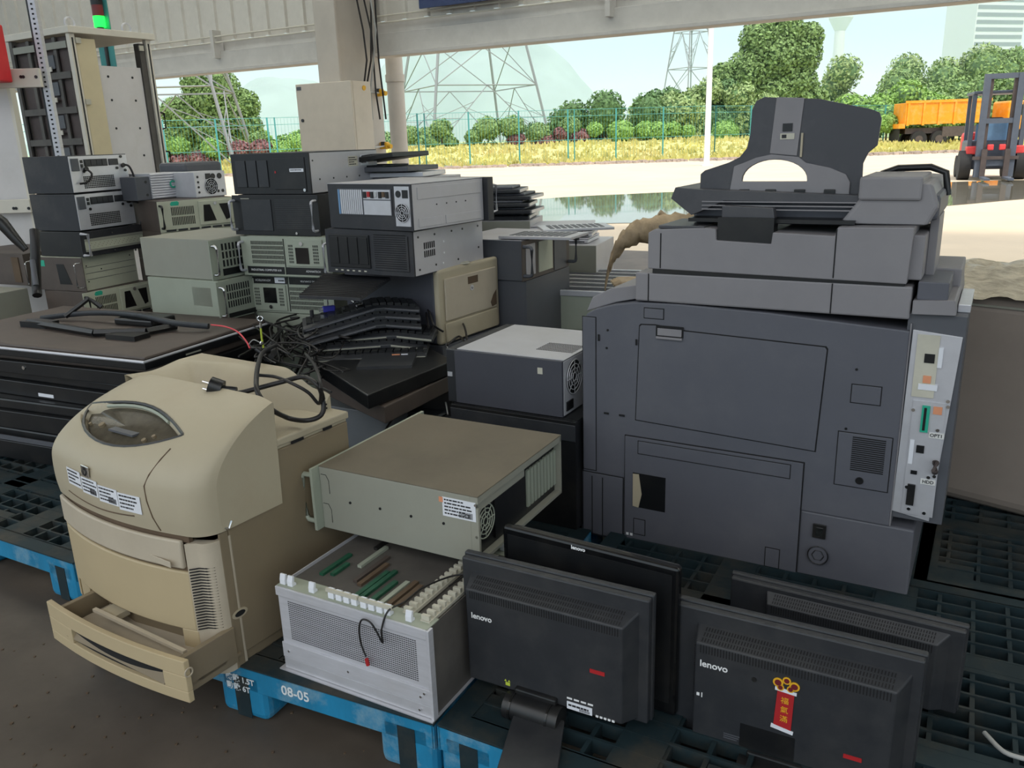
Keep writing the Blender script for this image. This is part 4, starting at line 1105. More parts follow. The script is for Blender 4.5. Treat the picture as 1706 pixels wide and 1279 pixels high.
# lower lip of the input tray
G().plate([(.250, 1.035), (.262, 1.065), (.33, 1.06), (.745, 1.045), (.745, 1.025), (.40, 1.03), (.335, 1.0), (.31, .99)], [], 'y', .055, .30).build('tray_lip', 'copier_tray', t, bevel=.003)
g = G()
for z in (1.006, 1.016, 1.026): g.box(.34, .05, z, .745, .056, z+.003)
g.build('tray_ribs', 'copier_mid', t)
# raised tray plate
pl = [(.318, 1.035), (.318, 1.098), (.33, 1.108), (.395, 1.128), (.425, 1.142), (.443, 1.165), (.450, 1.20), (.452, 1.262), (.462, 1.284), (.482, 1.293), (.62, 1.282), (.745, 1.252), (.766, 1.243), (.772, 1.228), (.768, 1.165), (.748, 1.147), (.738, 1.122), (.740, 1.04)]
hole = [(.435, 1.078)]+[(.520-.085*math.cos(PI*k/16), 1.082+.052*math.sin(PI*k/16)) for k in range(17)]+[(.605, 1.078)]
tp = G().plate(pl, [hole], 'y', -.004, .004).build('raised_tray', 'copier_tray', t, bevel=.0015)
tp.location = (0, .105, 0); 
def tpart(n, g, m_, par=None, **k):
    return g.build(n, m_, par or tp, **k)
tpart('tray_frame', G().plate([(.402, 1.048), (.412, 1.118), (.44, 1.128), (.47, 1.140), (.51, 1.148), (.58, 1.140), (.60, 1.125), (.66, 1.112), (.70, 1.095), (.712, 1.075), (.712, 1.040)], [hole], 'y', -.010, -.004), 'copier_mid', bevel=.002)
tpart('centre_channel', G().plate([(.505, 1.150), (.575, 1.143), (.585, 1.286), (.515, 1.291)], [], 'y', -.007, -.004), 'copier_mid', bevel=.001)
tpart('channel_line', G().box(.583, -.009, 1.14, .588, -.004, 1.20), 'beige')
o = tpart('size_label', G().box(.530, -.0085, 1.185, .566, -.007, 1.200), 'ridge_white'); tpart('size_label_print', G().box(.534, -.009, 1.188, .546, -.0085, 1.197), 'ink', o)
tpart('sensor', G().box(.535, -.009, 1.205, .56, -.007, 1.225), 'near_black')
for x in (.43, .50, .575, .65): tpart('tray_hinge', G().box(x, -.016, 1.045, x+.028, -.004, 1.058), 'near_black', bevel=.002)
g = G()
for k in range(7): g.box(.33+k*.0, 0, 0, 0, 0, 0)
# control console shelf at the rear right
G().plate([(.893, .765), (.893, .800), (.985, .805), (.990, .768)], [], 'y', -.005, .45).build('console_shelf', 'copier_mid', t, bevel=.003)
G().box(.90, .005, .800, .968, .20, .845).build('console_box', 'copier_dark', t, bevel=.003)
G().box(.892, .21, .80, .985, .45, .85).build('console_rear', 'copier_mid', t, bevel=.004)
G().box(.99, .06, .765, 1.018, .30, .785).build('controller_top', 'silver', t, bevel=.002)

# ---------------------------------------------------------------- monitors
def pose_thing(name, label, cat, pose, group=None, rx=0):
    x, y, z, yaw = pose; return thing(name, label, cat, (x, y, z), yaw, group, rx=rx)
def logo(par, x, z, y, size=.019, mt='logo_white', s_='lenovo', name='logo_text', bold=.0004):
    return text(name, s_, size, mt, par, (x, y, z), ext=.0003, bold=bold)
MG = 'dark desktop monitors on the front right pallet'
def monitor_back(label, pose, W, H, hx0, hx1, hz0, hz1, hd=.038, stand=True, lg=True, rx=0, fold=0):
    t = pose_thing('monitor', label, 'monitor', pose, MG, rx)
    G().box(0, .0, 0, W, .018, H).build('rear_cover', 'black_plastic', t, bevel=.004)
    G().box(-.004, .018, -.004, W+.004, .034, H+.004).build('front_bezel', 'black_plastic', t, bevel=.004)
    G().box(.018, .034, .02, W-.018, .036, H-.02).build('screen', 'gloss_black', t)
    g = G(); s = .022
    g.v = [(hx0-s*.3, 0, hz0-s*.2), (hx1+s, 0, hz0-s*.2), (hx1+s, 0, hz1+s), (hx0-s*.3, 0, hz1+s), (hx0, -hd, hz0), (hx1, -hd, hz0), (hx1, -hd, hz1), (hx0, -hd, hz1)]
    g.f = [(4, 5, 6, 7), (0, 1, 5, 4), (1, 2, 6, 5), (2, 3, 7, 6), (3, 0, 4, 7)]
    hb = g.build('rear_housing', 'black_plastic', t, bevel=.003)
    # vent slots across the sloping top of the housing
    g = G(); n = 62
    for k in range(n):
        for j in range(3):
            x = hx0+.01+(hx1-hx0-.015)*k/n; a = .12+.28*j; b = a+.2
            def q(f, dx=0): return (x+dx+f*.004, -hd*(1-f)-.0006, hz1+(s)*f+.0006)
            g.add([q(a), q(a, .0022), q(b, .0022), q(b)], [(0, 1, 2, 3)])
        x = hx0+.01+(hx1-hx0-.015)*k/n
        g.box(x, -hd-.0008, hz1-.020, x+.002, -hd, hz1-.002)
    g.build('vent_slots', 'dark_gap', hb)
    return t, hb
# A
tA, hb = monitor_back('dark monitor seen from behind, standing beside the perforated card cage', (-.125, 1.665, .178, -.50), .438, .291, .03, .395, .012, .238)
logo(hb, .042, .176, -.0385)
o = G().box(.325, -.0392, .117, .358, -.038, .126).build('red_nameplate', 'red_label', hb)
sticker(hb, .272, .012, .058, .018, -.038, lines=1, seed=5, bar=True, name='serial_label')
g = G()
for k in range(4): g.box(.272+k*.016, -.0388, .036, .284+k*.016, -.038, .040)
g.build('small_print', 'logo_white', hb)
g = G()
for k in range(5): g.box(.338+k*.009, -.0388, .012, .344+k*.009, -.038, .017)
g.build('approval_marks', 'logo_white', hb)
g = G(); g.plate([(.120, .032), (.126, .032), (.123, .037)], [], 'y', -.0388, -.038); g.plate([(.129, .032), (.135, .032), (.132, .037)], [], 'y', -.0388, -.038); g.box(.123, -.0388, .022, .134, -.038, .030); g.build('warning_marks', 'yellow_green', hb)
# hinge + stand leg folded toward the camera
G().cyl((.135, -.055, -.012), (.265, -.055, -.012), .030, 24).build('hinge_barrel', 'near_black', tA, smooth=40)
for x in (.150, .238): G().cyl((x, -.055, -.012), (x+.005, -.055, -.012), .0315, 24).build('hinge_ring', 'gloss_black', tA, smooth=40)
G().box(.15, -.05, -.01, .25, -.002, .03).build('hinge_arm', 'near_black', tA, bevel=.004)
g = G(); g.add([(.15, -.085, -.015), (.26, -.085, -.015), (.27, -.13, -.026), (.12, -.13, -.026), (.15, -.065, -.027), (.26, -.065, -.027), (.30, -.125, -.027), (.10, -.125, -.027)], [(0, 1, 2, 3), (4, 7, 6, 5), (0, 4, 5, 1), (1, 5, 6, 2), (2, 6, 7, 3), (3, 7, 4, 0)])
G().plate([(.152, -.02), (.262, -.02), (.262, -.03), (.152, -.03)], [], 'z', -.1, -.02) if False else None
st = G(); st.v = [(.158, -.065, -.027), (.272, -.055, -.027), (.345, -.260, -.026), (.215, -.260, -.026), (.158, -.060, -.010), (.272, -.050, -.010), (.345, -.265, -.018), (.215, -.265, -.018)]
st.f = [(0, 1, 2, 3), (4, 7, 6, 5), (0, 4, 5, 1), (1, 5, 6, 2), (2, 6, 7, 3), (3, 7, 4, 0)]
st.build('stand_foot', 'black_plastic', tA, bevel=.003)
# B, facing the camera
tB = pose_thing('monitor', 'black monitor facing forward, leaning behind the left one', 'monitor', (-.033, 1.730, .155, -.56), MG)
bw, bh = .425, .355
G().box(0, .0, 0, bw, .022, bh).build('front_bezel', 'gloss_black', tB, bevel=.006)
G().box(.014, -.0012, .03, bw-.014, .0, bh-.018).build('screen', 'near_black', tB)
G().box(.01, .022, .01, bw-.01, .045, bh-.01).build('rear_cover', 'black_plastic', tB, bevel=.008)
logo(tB, .178, bh-.010, -.0008, .0125)
# C
tC, hb = monitor_back('dark monitor with a festive red sticker on its back, front right', (.331, 1.523, .120, -.50), .465, .300, .050, .425, .012, .245)
logo(hb, .060, .200, -.0385, .021)
G().cyl((.170, -.040, .195), (.170, -.038, .195), .005, 10).build('screw_hole', 'near_black', hb)
g = G(); g.box(.056, -.0388, .122, .062, -.038, .129); g.box(.066, -.0388, .120, .068, -.038, .131); g.build('lock_mark', 'logo_white', hb)
g = G()
for k in range(26): g.box(.046, -.03, .10+k*.0052, .0500, -.028, .103+k*.0052)
g.build('side_ribs', 'dark_gap', hb)
g = G()
for k in range(3): g.box(.115, -.0388, .048-k*.005, .150-k*.004, -.038, .050-k*.005)
g.build('small_print', 'tower_grey', hb)
g = G(); g.plate([(.122, .024), (.128, .024), (.125, .029)], [], 'y', -.0388, -.038); g.plate([(.131, .024), (.137, .024), (.134, .029)], [], 'y', -.0388, -.038); g.box(.124, -.0388, .014, .137, -.038, .022); g.build('warning_marks', 'yellow_green', hb)
G().box(.148, -.0392, .012, .255, -.0385, .085).build('mount_recess', 'near_black', hb)
# festive sticker: scroll with flower rosettes above
s_ = G().plate([(.212, .105), (.246, .100), (.248, .185), (.216, .188)], [], 'y', -.0396, -.0385).build('festive_sticker', 'red_label', hb)
G().plate([(.207, .098), (.250, .092), (.251, .100), (.208, .107)], [], 'y', -.0400, -.0385).build('scroll_edge', 'sticker', s_)
G().plate([(.211, .186), (.252, .183), (.252, .190), (.211, .194)], [], 'y', -.0400, -.0385).build('scroll_edge', 'sticker', s_)
for (x, z, r) in ((.216, .204, .010), (.232, .212, .008), (.247, .203, .010), (.221, .194, .007), (.240, .195, .007)):
    G().cyl((x, -.0404, z), (x, -.0386, z), r, 14).build('rosette', 'yellow_plastic', s_)
    G().cyl((x, -.0409, z), (x, -.0404, z), r*.65, 12).build('rosette_centre', 'red_dark', s_)
for k, ch in enumerate('\u798f\u6c23\u6eff'):
    text('festive_writing', ch, .016, 'yellow_plastic', s_, (.231, -.0399, .165-.021*k), ext=.0002, align='CENTER')
text('model_text', 'lenovo', .010, 'logo_white', hb, (.285, -.0388, .018), ext=.0002)
G().box(.345, -.0392, .075, .378, -.038, .084).build('red_nameplate', 'red_label', hb)
G().cyl((.150, -.052, -.014), (.290, -.052, -.014), .030, 24).build('hinge_barrel', 'near_black', tC, smooth=40)
G().box(.165, -.05, -.01, .275, -.002, .03).build('hinge_arm', 'near_black', tC, bevel=.004)
st = G(); st.v = [(.165, -.080, .0), (.275, -.080, .0), (.29, -.20, .022), (.14, -.20, .022), (.165, -.070, .010), (.275, -.070, .010), (.29, -.205, .034), (.14, -.205, .034)]
st.f = [(0, 1, 2, 3), (4, 7, 6, 5), (0, 4, 5, 1), (1, 5, 6, 2), (2, 6, 7, 3), (3, 7, 4, 0)]
st.build('stand_foot', 'black_plastic', tC, bevel=.003)
# D
tD, hb = monitor_back('dark monitor at the far right, mostly hidden behind the one with the red sticker', (.500, 1.735, .155, -.54), .49, .200, .09, .44, .006, .165, hd=.02)
G().box(.20, .04, -.003, .28, .10, .02).build('stand_foot', 'near_black', tD)

# ---------------------------------------------------------------- desktop tower lying on a dark case
t, W, D, H = case('desktop_tower', 'grey desktop tower lying on its side, left of the copier', (-.185, 2.657, .516, -.52, .394, .406, .183), 'j0', 'slate', 'slate', None, 'desktop computers', ears=False, lid='tower_top')
t['category'] = 'desktop computer'
G().box(-.035, -.003, .0, .0, D, H).build('front_bezel', 'black_plastic', t, bevel=.004)
G().box(-.03, -.006, .09, -.012, -.003, .105).build('badge', 'silver', t)
G().box(.31, -.0062, .135, .327, -.0045, .155).build('square_label', 'ridge_white', t)
g = G(); g.box(W, .006, .004, W+.002, D-.004, H-.004); rp_ = g.build('rear_plate', 'silver', t)
fan(t, .075, .115, .055, W+.002, 'silver', 1, 'x')
G().box(W+.002, .02, .015, W+.006, .065, .045).build('power_socket', 'near_black', t)
g = G()
for i in range(22):
    for j in range(8): g.box(.25+.006*i, .10+.013*j, H, .2535+.006*i, .108+.013*j, H+.0006)
g.build('lid_vents', 'dark_gap', t)
text('lid_print', 'EJ  E5S.S\u00b7\u00b7ER', .02, 'grey_metal', t, (.03, .12, H+.0006), rot=(0, 0, .5), ext=.0001) if False else None
t2, W, D, H = case('desktop_tower', 'black case standing beneath the grey desktop tower', (-.205, 2.645, .150, -.52, .46, .44, .366), 'j0', 'near_black', 'near_black', None, 'desktop computers', ears=False)
t2['category'] = 'desktop computer'
G().box(.0, -.008, .30, W, -.0045, .355).build('upper_groove', 'black_plastic', t2, bevel=.002)

# second printer (beige front, dark side)
x, y, z, yaw, W, D, H = (-.283, 3.30, .555, .98, .43, .40, .275)
t = thing('laser_printer', 'smaller printer with a stained beige front, under the middle black rack cases', 'printer', (x, y, z), yaw)
G().box(.0, .02, 0, W, D+.12, H+.03).build('body', 'slate', t, bevel=.012)
G().box(.0, .0, .0, W, .03, H+.035).build('front_surround', 'beige', t, bevel=.012, seg=3)
fd = G().box(.035, -.008, .095, W-.03, .0, H-.005).build('front_door', 'beige_grey', t, bevel=.004)
G().box(.19, -.0095, H-.05, .26, -.007, H-.02).build('door_grip', 'brown', fd)
G().cyl((.215, -.0105, H-.068), (.215, -.008, H-.068), .012, 16).build('badge', 'silver', fd)
text('badge_letters', 'hp', .014, 'ink', fd, (.215, -.0108, H-.068), ext=.0002, align='CENTER')
G().box(.03, -.010, .008, W-.03, .0, .088).build('paper_tray', 'beige', t, bevel=.004)
G().plate([(.36, .10), (.395, .105), (.395, .17), (.37, .15), (.35, .12)], [], 'y', -.0088, -.008).build('brown_stain', 'brown', fd)
G().cyl((.20, .02, H+.035), (.20, .02, H+.042), .028, 18).build('round_button', 'ridge_white', t)
# ---------------------------------------------------------------- middle stacks
def zinc_side(t, W, D, H, side='r', perf=True):
    x = W if side == 'r' else 0; s_ = 1 if side == 'r' else -1
    o = G().box(x, .004, .004, x+s_*.0015, D-.004, H-.004).build('side_panel', 'chassis_side', t)
    return o
# R1: fan chassis (rear toward camera)
loc, yaw, W, D, H = put((-.712, 3.406, 1.036, -.62, .444, .481, .175), 'j0')
t = thing('rack_computer', 'black rack computer showing its slot covers and round fan, top of the middle stack', 'rack computer', loc, yaw, 'rack computers in the stacks')
G().box(0, 0, 0, W, D-.04, H-.002).build('body', 'black_metal', t, bevel=.0015)
G().box(0, 0, H-.002, W, D-.04, H).build('lid', 'chassis_side', t)
G().box(-.024, D-.04, 0, W+.024, D, H).build('front_panel', 'black_metal', t, bevel=.002)
g = G(); 
for x in (W+.012,): g.tube([(x, D, .03), (x, D+.035, .035), (x, D+.035, H-.035), (x, D, H-.03)], .006, 8)
g.build('handle', 'alu', t, smooth=60)
o = zinc_side(t, W, D-.04, H)
for (a, b, c, d) in ((.03, .115, D-.06, .160), (.03, .012, .17, .045), (.19, .012, D-.06, .045)): G().box(W+.0015, a, b, W+.004, c, d).build('pressed_panel', 'chassis_side', o, bevel=.001)
screws(t, [(.14, .09), (.20, .09), (.26, .09), (.32, .09), (.16, .14), (.10, .02)], 'x+', W+.0015, .003, 'near_black', 'screw_holes')
bk = G().box(.06, -.004, .055, .345, 0, .155).build('rear_cut_out', 'tower_grey', t)
for k in range(11): G().box(.075+.011*k, -.0075, .058, .0835+.011*k, -.004, .152).build('slot_cover', 'silver', bk, bevel=.0008)
G().box(.063, -.0075, .058, .072, -.004, .152).build('slot_cover', 'fork_blue', bk)
G().box(.20, -.006, .058, .342, -.004, .112).build('blank_plate', 'silver', bk)
G().box(.20, -.006, .116, .342, -.004, .152).build('port_plate', 'silver', bk)
for k, (x, m_) in enumerate(((.205, 'near_black'), (.225, 'red_label'), (.243, 'near_black'), (.262, 'chrome'), (.285, 'near_black'), (.303, 'brown'), (.322, 'near_black'))):
    G().box(x, -.011, .121+.004*(k % 2), x+.013, -.006, .145).build('port', m_, bk)
ps = G().box(.362, -.004, .018, .436, 0, .165).build('power_supply', 'silver', t)
fan(t, .399, .068, .034, -.004, 'silver', -1)
g = G(); g.cyl((.382, -.006, .137), (.382, -.004, .137), .013, 14); g.build('power_socket', 'near_black', ps)
G().box(.402, -.006, .122, .43, -.004, .152).build('power_switch', 'near_black', ps)
# R2
t, W, D, H = case('rack_computer', 'black rack computer with a perforated zinc side, under the one with the fan', (-.735, 3.402, .858, -.53, .436, .50, .176), 'j0', 'black_metal', 'black_metal', None, ears=False)
fp = G().box(.02, -.010, .025, W*.52, -.0045, H-.02).build('drive_bay', 'near_black', t, bevel=.002)
for k in range(4): G().box(.03+k*.05, -.013, .04, .07+k*.05, -.010, H-.03).build('drive_tray', 'near_black', fp, bevel=.001)
G().box(W*.56, -.009, .02, W-.02, -.0045, H-.02).build('filter_door', 'black_metal', t, bevel=.002)
g = G()
for k in range(16): g.box(W*.58, -.010, .03+k*.0085, W-.03, -.009, .033+k*.0085)
g.build('door_slots', 'dark_gap', t)
g = G()
for k in range(6): g.box(.04+k*.03, -.006, .010, .052+k*.03, -.0045, .015)
g.build('indicator_marks', 'ridge_white', t)
o = zinc_side(t, W, D, H)
g = G()
for j in range(2):
    for i in range(6): g.box(W+.0015, .065+i*.013, .068+j*.032, W+.0025, .072+i*.013, .093+j*.032)
g.build('side_vents', 'dark_gap', o)
screws(t, [(.03, .15), (.14, .15), (.26, .15), (.34, .15), (.46, .15), (.03, .025), (.14, .03), (.30, .03), (.46, .06)], 'x+', W+.0015, .0045, 'near_black', 'screw_holes')
screws(t, [(.20, .115), (.20, .07), (.19, .03)], 'x+', W+.0015, .004, 'logo_white', 'pierced_holes')
# R3..R6 and hidden supports
t, W, D, H = case('rack_computer', 'black-fronted rack computer with stickers on its zinc side', (-1.231, 3.877, 1.155, -.44, .432, .52, .176), 'j0', 'black_metal', 'near_black', None, ears=False)
for k in range(3): G().box(W*.06+k*.062, -.009, .03, W*.06+.056+k*.062, -.0045, H-.03).build('drive_tray', 'black_plastic', t, bevel=.002)
G().box(W*.55, -.008, .02, W*.95, -.0045, H-.02).build('front_door', 'near_black', t, bevel=.002)
sticker(t, W*.76, .095, .075, .014, -.008, lines=1, seed=3)
g = G(); g.box(W*.57, -.0095, .09, W*.585, -.008, .10); g.build('indicator_marks', 'red_label', t)
G().cyl((W*.93, -.012, .018), (W*.93, -.0045, .018), .007, 10).build('lock', 'chrome', t)
o = zinc_side(t, W, D, H)
sticker(t, .28, .105, .075, .045, W+.0015, face='x', lines=4, seed=6, mt='ridge_white'); sticker(t, .38, .108, .06, .045, W+.0015, face='x', lines=3, seed=7)
screws(t, [(.06, .06), (.16, .06), (.26, .06), (.36, .06), (.02, .14)], 'x+', W+.0015, .004, 'near_black', 'screw_holes')
t, W, D, H = case('rack_computer', 'matt black rack computer with two silver handles, second in the centre left stack', (-1.223, 3.858, .975, -.44, .432, .45, .178), 'j0', 'black_metal', 'near_black', None)
handles(t, W, H, 'alu', .006)
g = G(); slots(g, W*.5, W*.96, .03, .16, 1, 16, .98, .6); g.build('front_louvres', 'black_plastic', t)
G().box(.03, -.008, .02, W*.46, -.0045, H-.02).build('front_door', 'black_plastic', t, bevel=.003)
G().cyl((W*.76, -.010, .012), (W*.76, -.0045, .012), .006, 10).build('lock', 'chrome', t); g = G(); g.box(.03, -.009, .16, .08, -.0045, .164); g.build('model_marks', 'grey_metal', t)
t, W, D, H = case('rack_computer', 'pale grey industrial computer with louvres at left, third in the centre left stack', (-1.187, 3.80, .797, -.40, .432, .45, .177), 'j0', 'grey_green', 'grey_green', None)
s1, s2 = ind_front(t, W, H, t)
text('front_lettering', 'INDUSTRIAL COMPUTER 610', .013, 'logo_white', s1, (.02, -.0074, H*.15), ext=.0002); text('front_lettering', 'ADVANTECH', .013, 'logo_white', s2, (W*.74, -.0074, H*.15), ext=.0002)
# upside-down copy
x, y, z, yaw, W, D, H = (-1.215, 3.86, .617, -.36, .432, .45, .178)
t = thing('rack_computer', 'pale grey industrial computer lying upside down, lowest one visible of its stack', 'rack computer', put((x, y, z, yaw, W, D, H), 'j0')[0], yaw, 'rack computers in the stacks')
c, s = math.cos(yaw), math.sin(yaw); t.location = Vector((x+W*c, y+W*s, z+H)); t.rotation_euler = Matrix.Rotation(yaw, 4, 'Z').to_euler(); t.rotation_euler = (Matrix.Rotation(yaw, 3, 'Z') @ Matrix.Rotation(PI, 3, 'Y')).to_euler()
fp = shell(t, W, D, H, 'grey_green', 'grey_green', True); s1, s2 = ind_front(t, W, H, fp)
text('front_lettering', 'INDUSTRIAL COMPUTER', .011, 'logo_white', s1, (.02, -.0074, H*.15), ext=.0002); text('front_lettering', 'ADVANTECH', .014, 'logo_white', s2, (W*.70, -.0074, H*.15), ext=.0002)
sticker(t, W*.52, H*.07, .055, .026, -.0072, lines=1, seed=9)
for k, z in enumerate((.44, .263)):
    case('rack_computer', ['grey rack computer buried in the dark near the foot of the centre left stack', 'grey rack computer just above the bottom one of the centre left stack'][1-k], (-1.21, 3.86, z, -.38, .432, .45, .176), 'j0', 'grey_green', 'grey_green', None)
case('rack_computer', 'slim grey rack computer at the very bottom of the centre left stack', (-1.21, 3.86, .151, -.38, .432, .45, .111), 'j0', 'grey_metal', 'grey_metal', None)
for k, z in enumerate((.353, .151)):
    case('rack_computer', ['upper dark case hidden beneath the second printer', 'lower dark case hidden beneath the second printer'][k], (-.283, 3.30, z, .98, .43, .50, .20), 'j0', 'tower_grey', 'tower_grey', None, ears=False)
# L1, L2 (handles facing right)
for k, (z, lab) in enumerate(((.792, 'grey beige rack computer with handles to the right, on top of its twin'), (.612, 'grey beige rack computer with a small square window, under its twin'))):
    t, W, D, H = case('rack_computer', lab, (-1.72+.02*k, 3.93-.03*k, z, -.50, .47, .43, .178), 'i1', 'grey_metal' if k == 0 else 'grey_green', 'grey_green', None)
    handles(t, W, H, 'chrome', .006)
    if k == 0:
        g = G(); slots(g, .04, W-.05, .05, .16, 16, 3, .5, .2); g.build('vent_slots', 'dark_gap', t)
        G().box(.04, -.008, .015, W-.05, -.0045, .045).build('name_strip', 'near_black', t)
        screws(t, [], 'y') if False else None
    else:
        G().box(W*.45, -.010, .03, W*.95, -.0045, .165).build('drive_door', 'grey_green', t, bevel=.003)
        G().box(W*.58, -.012, .06, W*.80, -.010, .135).build('dark_window', 'gloss_black', t)
        g = G(); slots(g, .03, W*.40, .05, .16, 10, 3, .5, .2); g.build('vent_slots', 'dark_gap', t)
        G().box(.03, -.008, .008, W*.95, -.0045, .028).build('name_strip', 'near_black', t)
        o = sticker(t, .06, .06, .12, .085, .0, face='x', lines=7, seed=14, mt='ridge_white'); o.location = (0, 0, 0)
for k, z in enumerate((.432, .29)):
    case('rack_computer', ['brownish rack computer beneath the grey beige twins', 'brownish rack computer second beneath the grey beige twins'][k], (-1.70, 3.92, z, -.50, .47, .43, .178 if k == 0 else .14), 'i1', 'tv_back', 'tv_back', None)
case('rack_computer', 'brownish rack computer at the bottom beneath the grey beige twins', (-1.70, 3.92, .151, -.50, .47, .43, .138), 'i1', 'tv_back', 'tv_back', None)
# L3 with slanted windows; supports below
t, W, D, H = case('rack_computer', 'pale rack computer with slanted dark windows and a teal sticker, behind the twins', (-1.982, 4.873, .899, .78, .442, .441, .176), 'j0', 'tv_back', 'rack_beige', vent_window)
text('front_lettering', 'IPC', .01, 'ink', t, (.06, -.0078, .012), ext=.0002)
for k, z in enumerate((.722, .545, .368, .151)):
    case('rack_computer', ['first', 'second', 'third', 'lowest'][k]+' brown case hidden under the one with the teal sticker', (-1.982, 4.873, z, .78, .442, .441, .176 if k < 3 else .216), 'j0', 'tv_back', 'rack_beige', None)
# L4 inverter
x, y, z = (-2.10, 5.07, 1.076)
t = thing('power_inverter', 'ridged silver power inverter lying on the pale rack computer', 'inverter', (x, y, z), 1.07)
G().box(-.10, .01, 0, 0, .18, .135).build('end_box', 'tower_grey', t, bevel=.003)
screws(t, [(-.03, .105), (-.03, .03)], 'y', .01, .008, 'near_black', 'dark_knobs')
g = G(); pf = []
n = 20
for k in range(n+1):
    z_ = .003+.147*k/n; pf.append((.0 if k % 2 else .006, z_))
g.plate(pf+[(.19, .150), (.19, .003)], [], 'x', 0, .26); rb = g.build('ridged_case', 'alu', t)
text('case_print', 'CAP', .06, 'teal', rb, (.13, -.001, .08), ext=.0006, bold=.002)
x, y, z = (-1.865, 5.13, 1.076)
t = thing('power_supply', 'silver power supply with a round fan grille, right of the ridged inverter', 'power supply', (x, y, z), 1.04)
G().box(0, 0, 0, .235, .19, .150).build('body', 'silver', t, bevel=.003)
fan(t, .12, .060, .048, 0, 'silver', -1)
for x_ in (.14, .19): o = G().cyl((x_, -.004, .120), (x_, 0, .120), .017, 16).build('round_socket', 'near_black', t)
G().box(.085, -.004, .105, .12, 0, .138).build('breaker', 'near_black', t)
g = G()
for z_ in (.03, .06, .09, .12): g.cyl((.025, -.003, z_), (.025, 0, z_), .007, 8)
g.cyl((.17, -.003, .03), (.17, 0, .03), .009, 8); g.cyl((.205, -.003, .03), (.205, 0, .03), .010, 8); g.build('terminals', 'near_black', t)
x, y = -2.02, 5.22
G().v
t = thing('rack_computer', 'small dark box peeping out behind the silver inverter', 'rack computer', (-2.0, 5.36, .90), 1.04)
G().box(0, .0, 0, .30, .25, .38).build('body', 'tower_grey', t, bevel=.02)

# ---------------------------------------------------------------- left stack
LX, LY, LW = -2.40, 4.736, 1.20
def ups(label, z, H):
    loc, yaw, W, D, H = put((LX, LY, z, LW, .416, .34, H), 'j0')
    t = thing('power_unit', label, 'power supply', loc, yaw, 'silver-backed power units')
    G().box(0, 0, 0, W, D, H-.002).build('body', 'black_metal', t, bevel=.002)
    rp_ = G().box(.002, -.004, .004, W-.002, 0, H-.006).build('rear_plate', 'silver', t, bevel=.001)
    g = G(); 
    for i in range(18):
        for j in range(7): g.box(.08+i*.0123, -.0052, .022+j*.0098, .0890+i*.0123, -.004, .0292+j*.0098)
    g.build('vent_mesh', 'dark_gap', rp_)
    G().box(.012, -.010, .118, .062, -.004, H-.018).build('terminal_cover', 'tower_grey', rp_, bevel=.002)
    ob = G().box(.10, -.008, .140, .265, -.004, .180).build('socket_block', 'near_black', rp_, bevel=.002)
    for k in range(4): G().box(.106+k*.040, -.010, .145, .140+k*.040, -.008, .175).build('socket', 'black_plastic', ob, bevel=.002)
    G().box(.275, -.008, .142, .345, -.004, .178).build('switch_block', 'black_plastic', rp_, bevel=.002)
    for k in range(2): G().box(.076, -.009, .138+k*.022, .090, -.004, .155+k*.022).build('breaker', 'near_black', rp_)
    for (x, z_) in ((.37, .188), (.375, .14), (.39, .11), (.33, .125), (.09, .115)): G().cyl((x, -.010, z_), (x, -.004, z_), .008, 10).build('gland', 'near_black', rp_)
    return t
ups('upper black power unit with a silver socket panel, top of the left stack', 1.142, .204)
ups('lower black power unit with a silver socket panel, second in the left stack', .935, .205)
def left_local(x, y, z):
    c, s = math.cos(LW), math.sin(LW); return Vector((LX+x*c-y*s, LY+x*s+y*c, z))
for k, (z0, pts) in enumerate(((1.142, [(.375, -.005, .14), (.39, -.04, .13), (.405, -.05, .06), (.41, -.03, -.01), (.40, -.02, -.04)]), (.935, [(.375, -.005, .14), (.42, -.05, .12), (.45, -.06, .06), (.42, -.04, .02), (.41, -.03, -.03)]), (1.142, [(.10, -.01, .13), (.11, -.04, .10), (.08, -.035, .06), (.04, -.015, .05)]))):
    o_ = left_local(pts[0][0], pts[0][1], z0+pts[0][2])
    t = thing('power_cable', ['black cable looping off the upper power unit', 'black cable looping off the lower power unit', 'short black pigtail on the upper power unit'][k], 'cable', o_, 0, 'cables on the power units')
    P = [left_local(x, y, z0+z)-o_ for x, y, z in pts]
    G().tube(smooth_pts(P), .006, 8).build('wire', 'cable', t, smooth=60)
    G().cyl(P[0]-Vector((0, 0, .004)), P[0]+Vector((.012, -.010, 0)), .012, 10).build('plug', 'near_black', t)
# L7 black/silver
t, W, D, H = case('rack_computer', 'black rack case with a perforated silver band, under the power units', (LX+.02, LY-.02, .792, LW-.02, .44, .35, .140), 'j0', 'near_black', 'black_metal', None)
G().box(.0, -.010, .040, W-.02, -.0045, .085).build('perforated_band', 'rack_beige', t, bevel=.001)
g = G(); random.seed(4)
for i in range(40): g.box(.02+i*.0098, -.0112, .050+(i % 3)*.010, .023+i*.0098, -.010, .053+(i % 3)*.010)
g.build('band_holes', 'brown', t)
G().box(.0, -.012, .085, W, -.0045, .098).build('band_edge', 'grey_metal', t); G().box(.0, -.012, .028, W, -.0045, .040).build('band_edge', 'grey_metal', t)
g = G(); g.tube([(-.015, -.004, .01), (-.015, -.055, .012), (-.015, -.055, .128), (-.015, -.004, .13)], .009, 8); g.build('handle', 'alu', t, smooth=50)
screws(t, [(.03, .115), (.2, .115), (.03, .015), (.2, .015)], 'y', -.0045, .004)
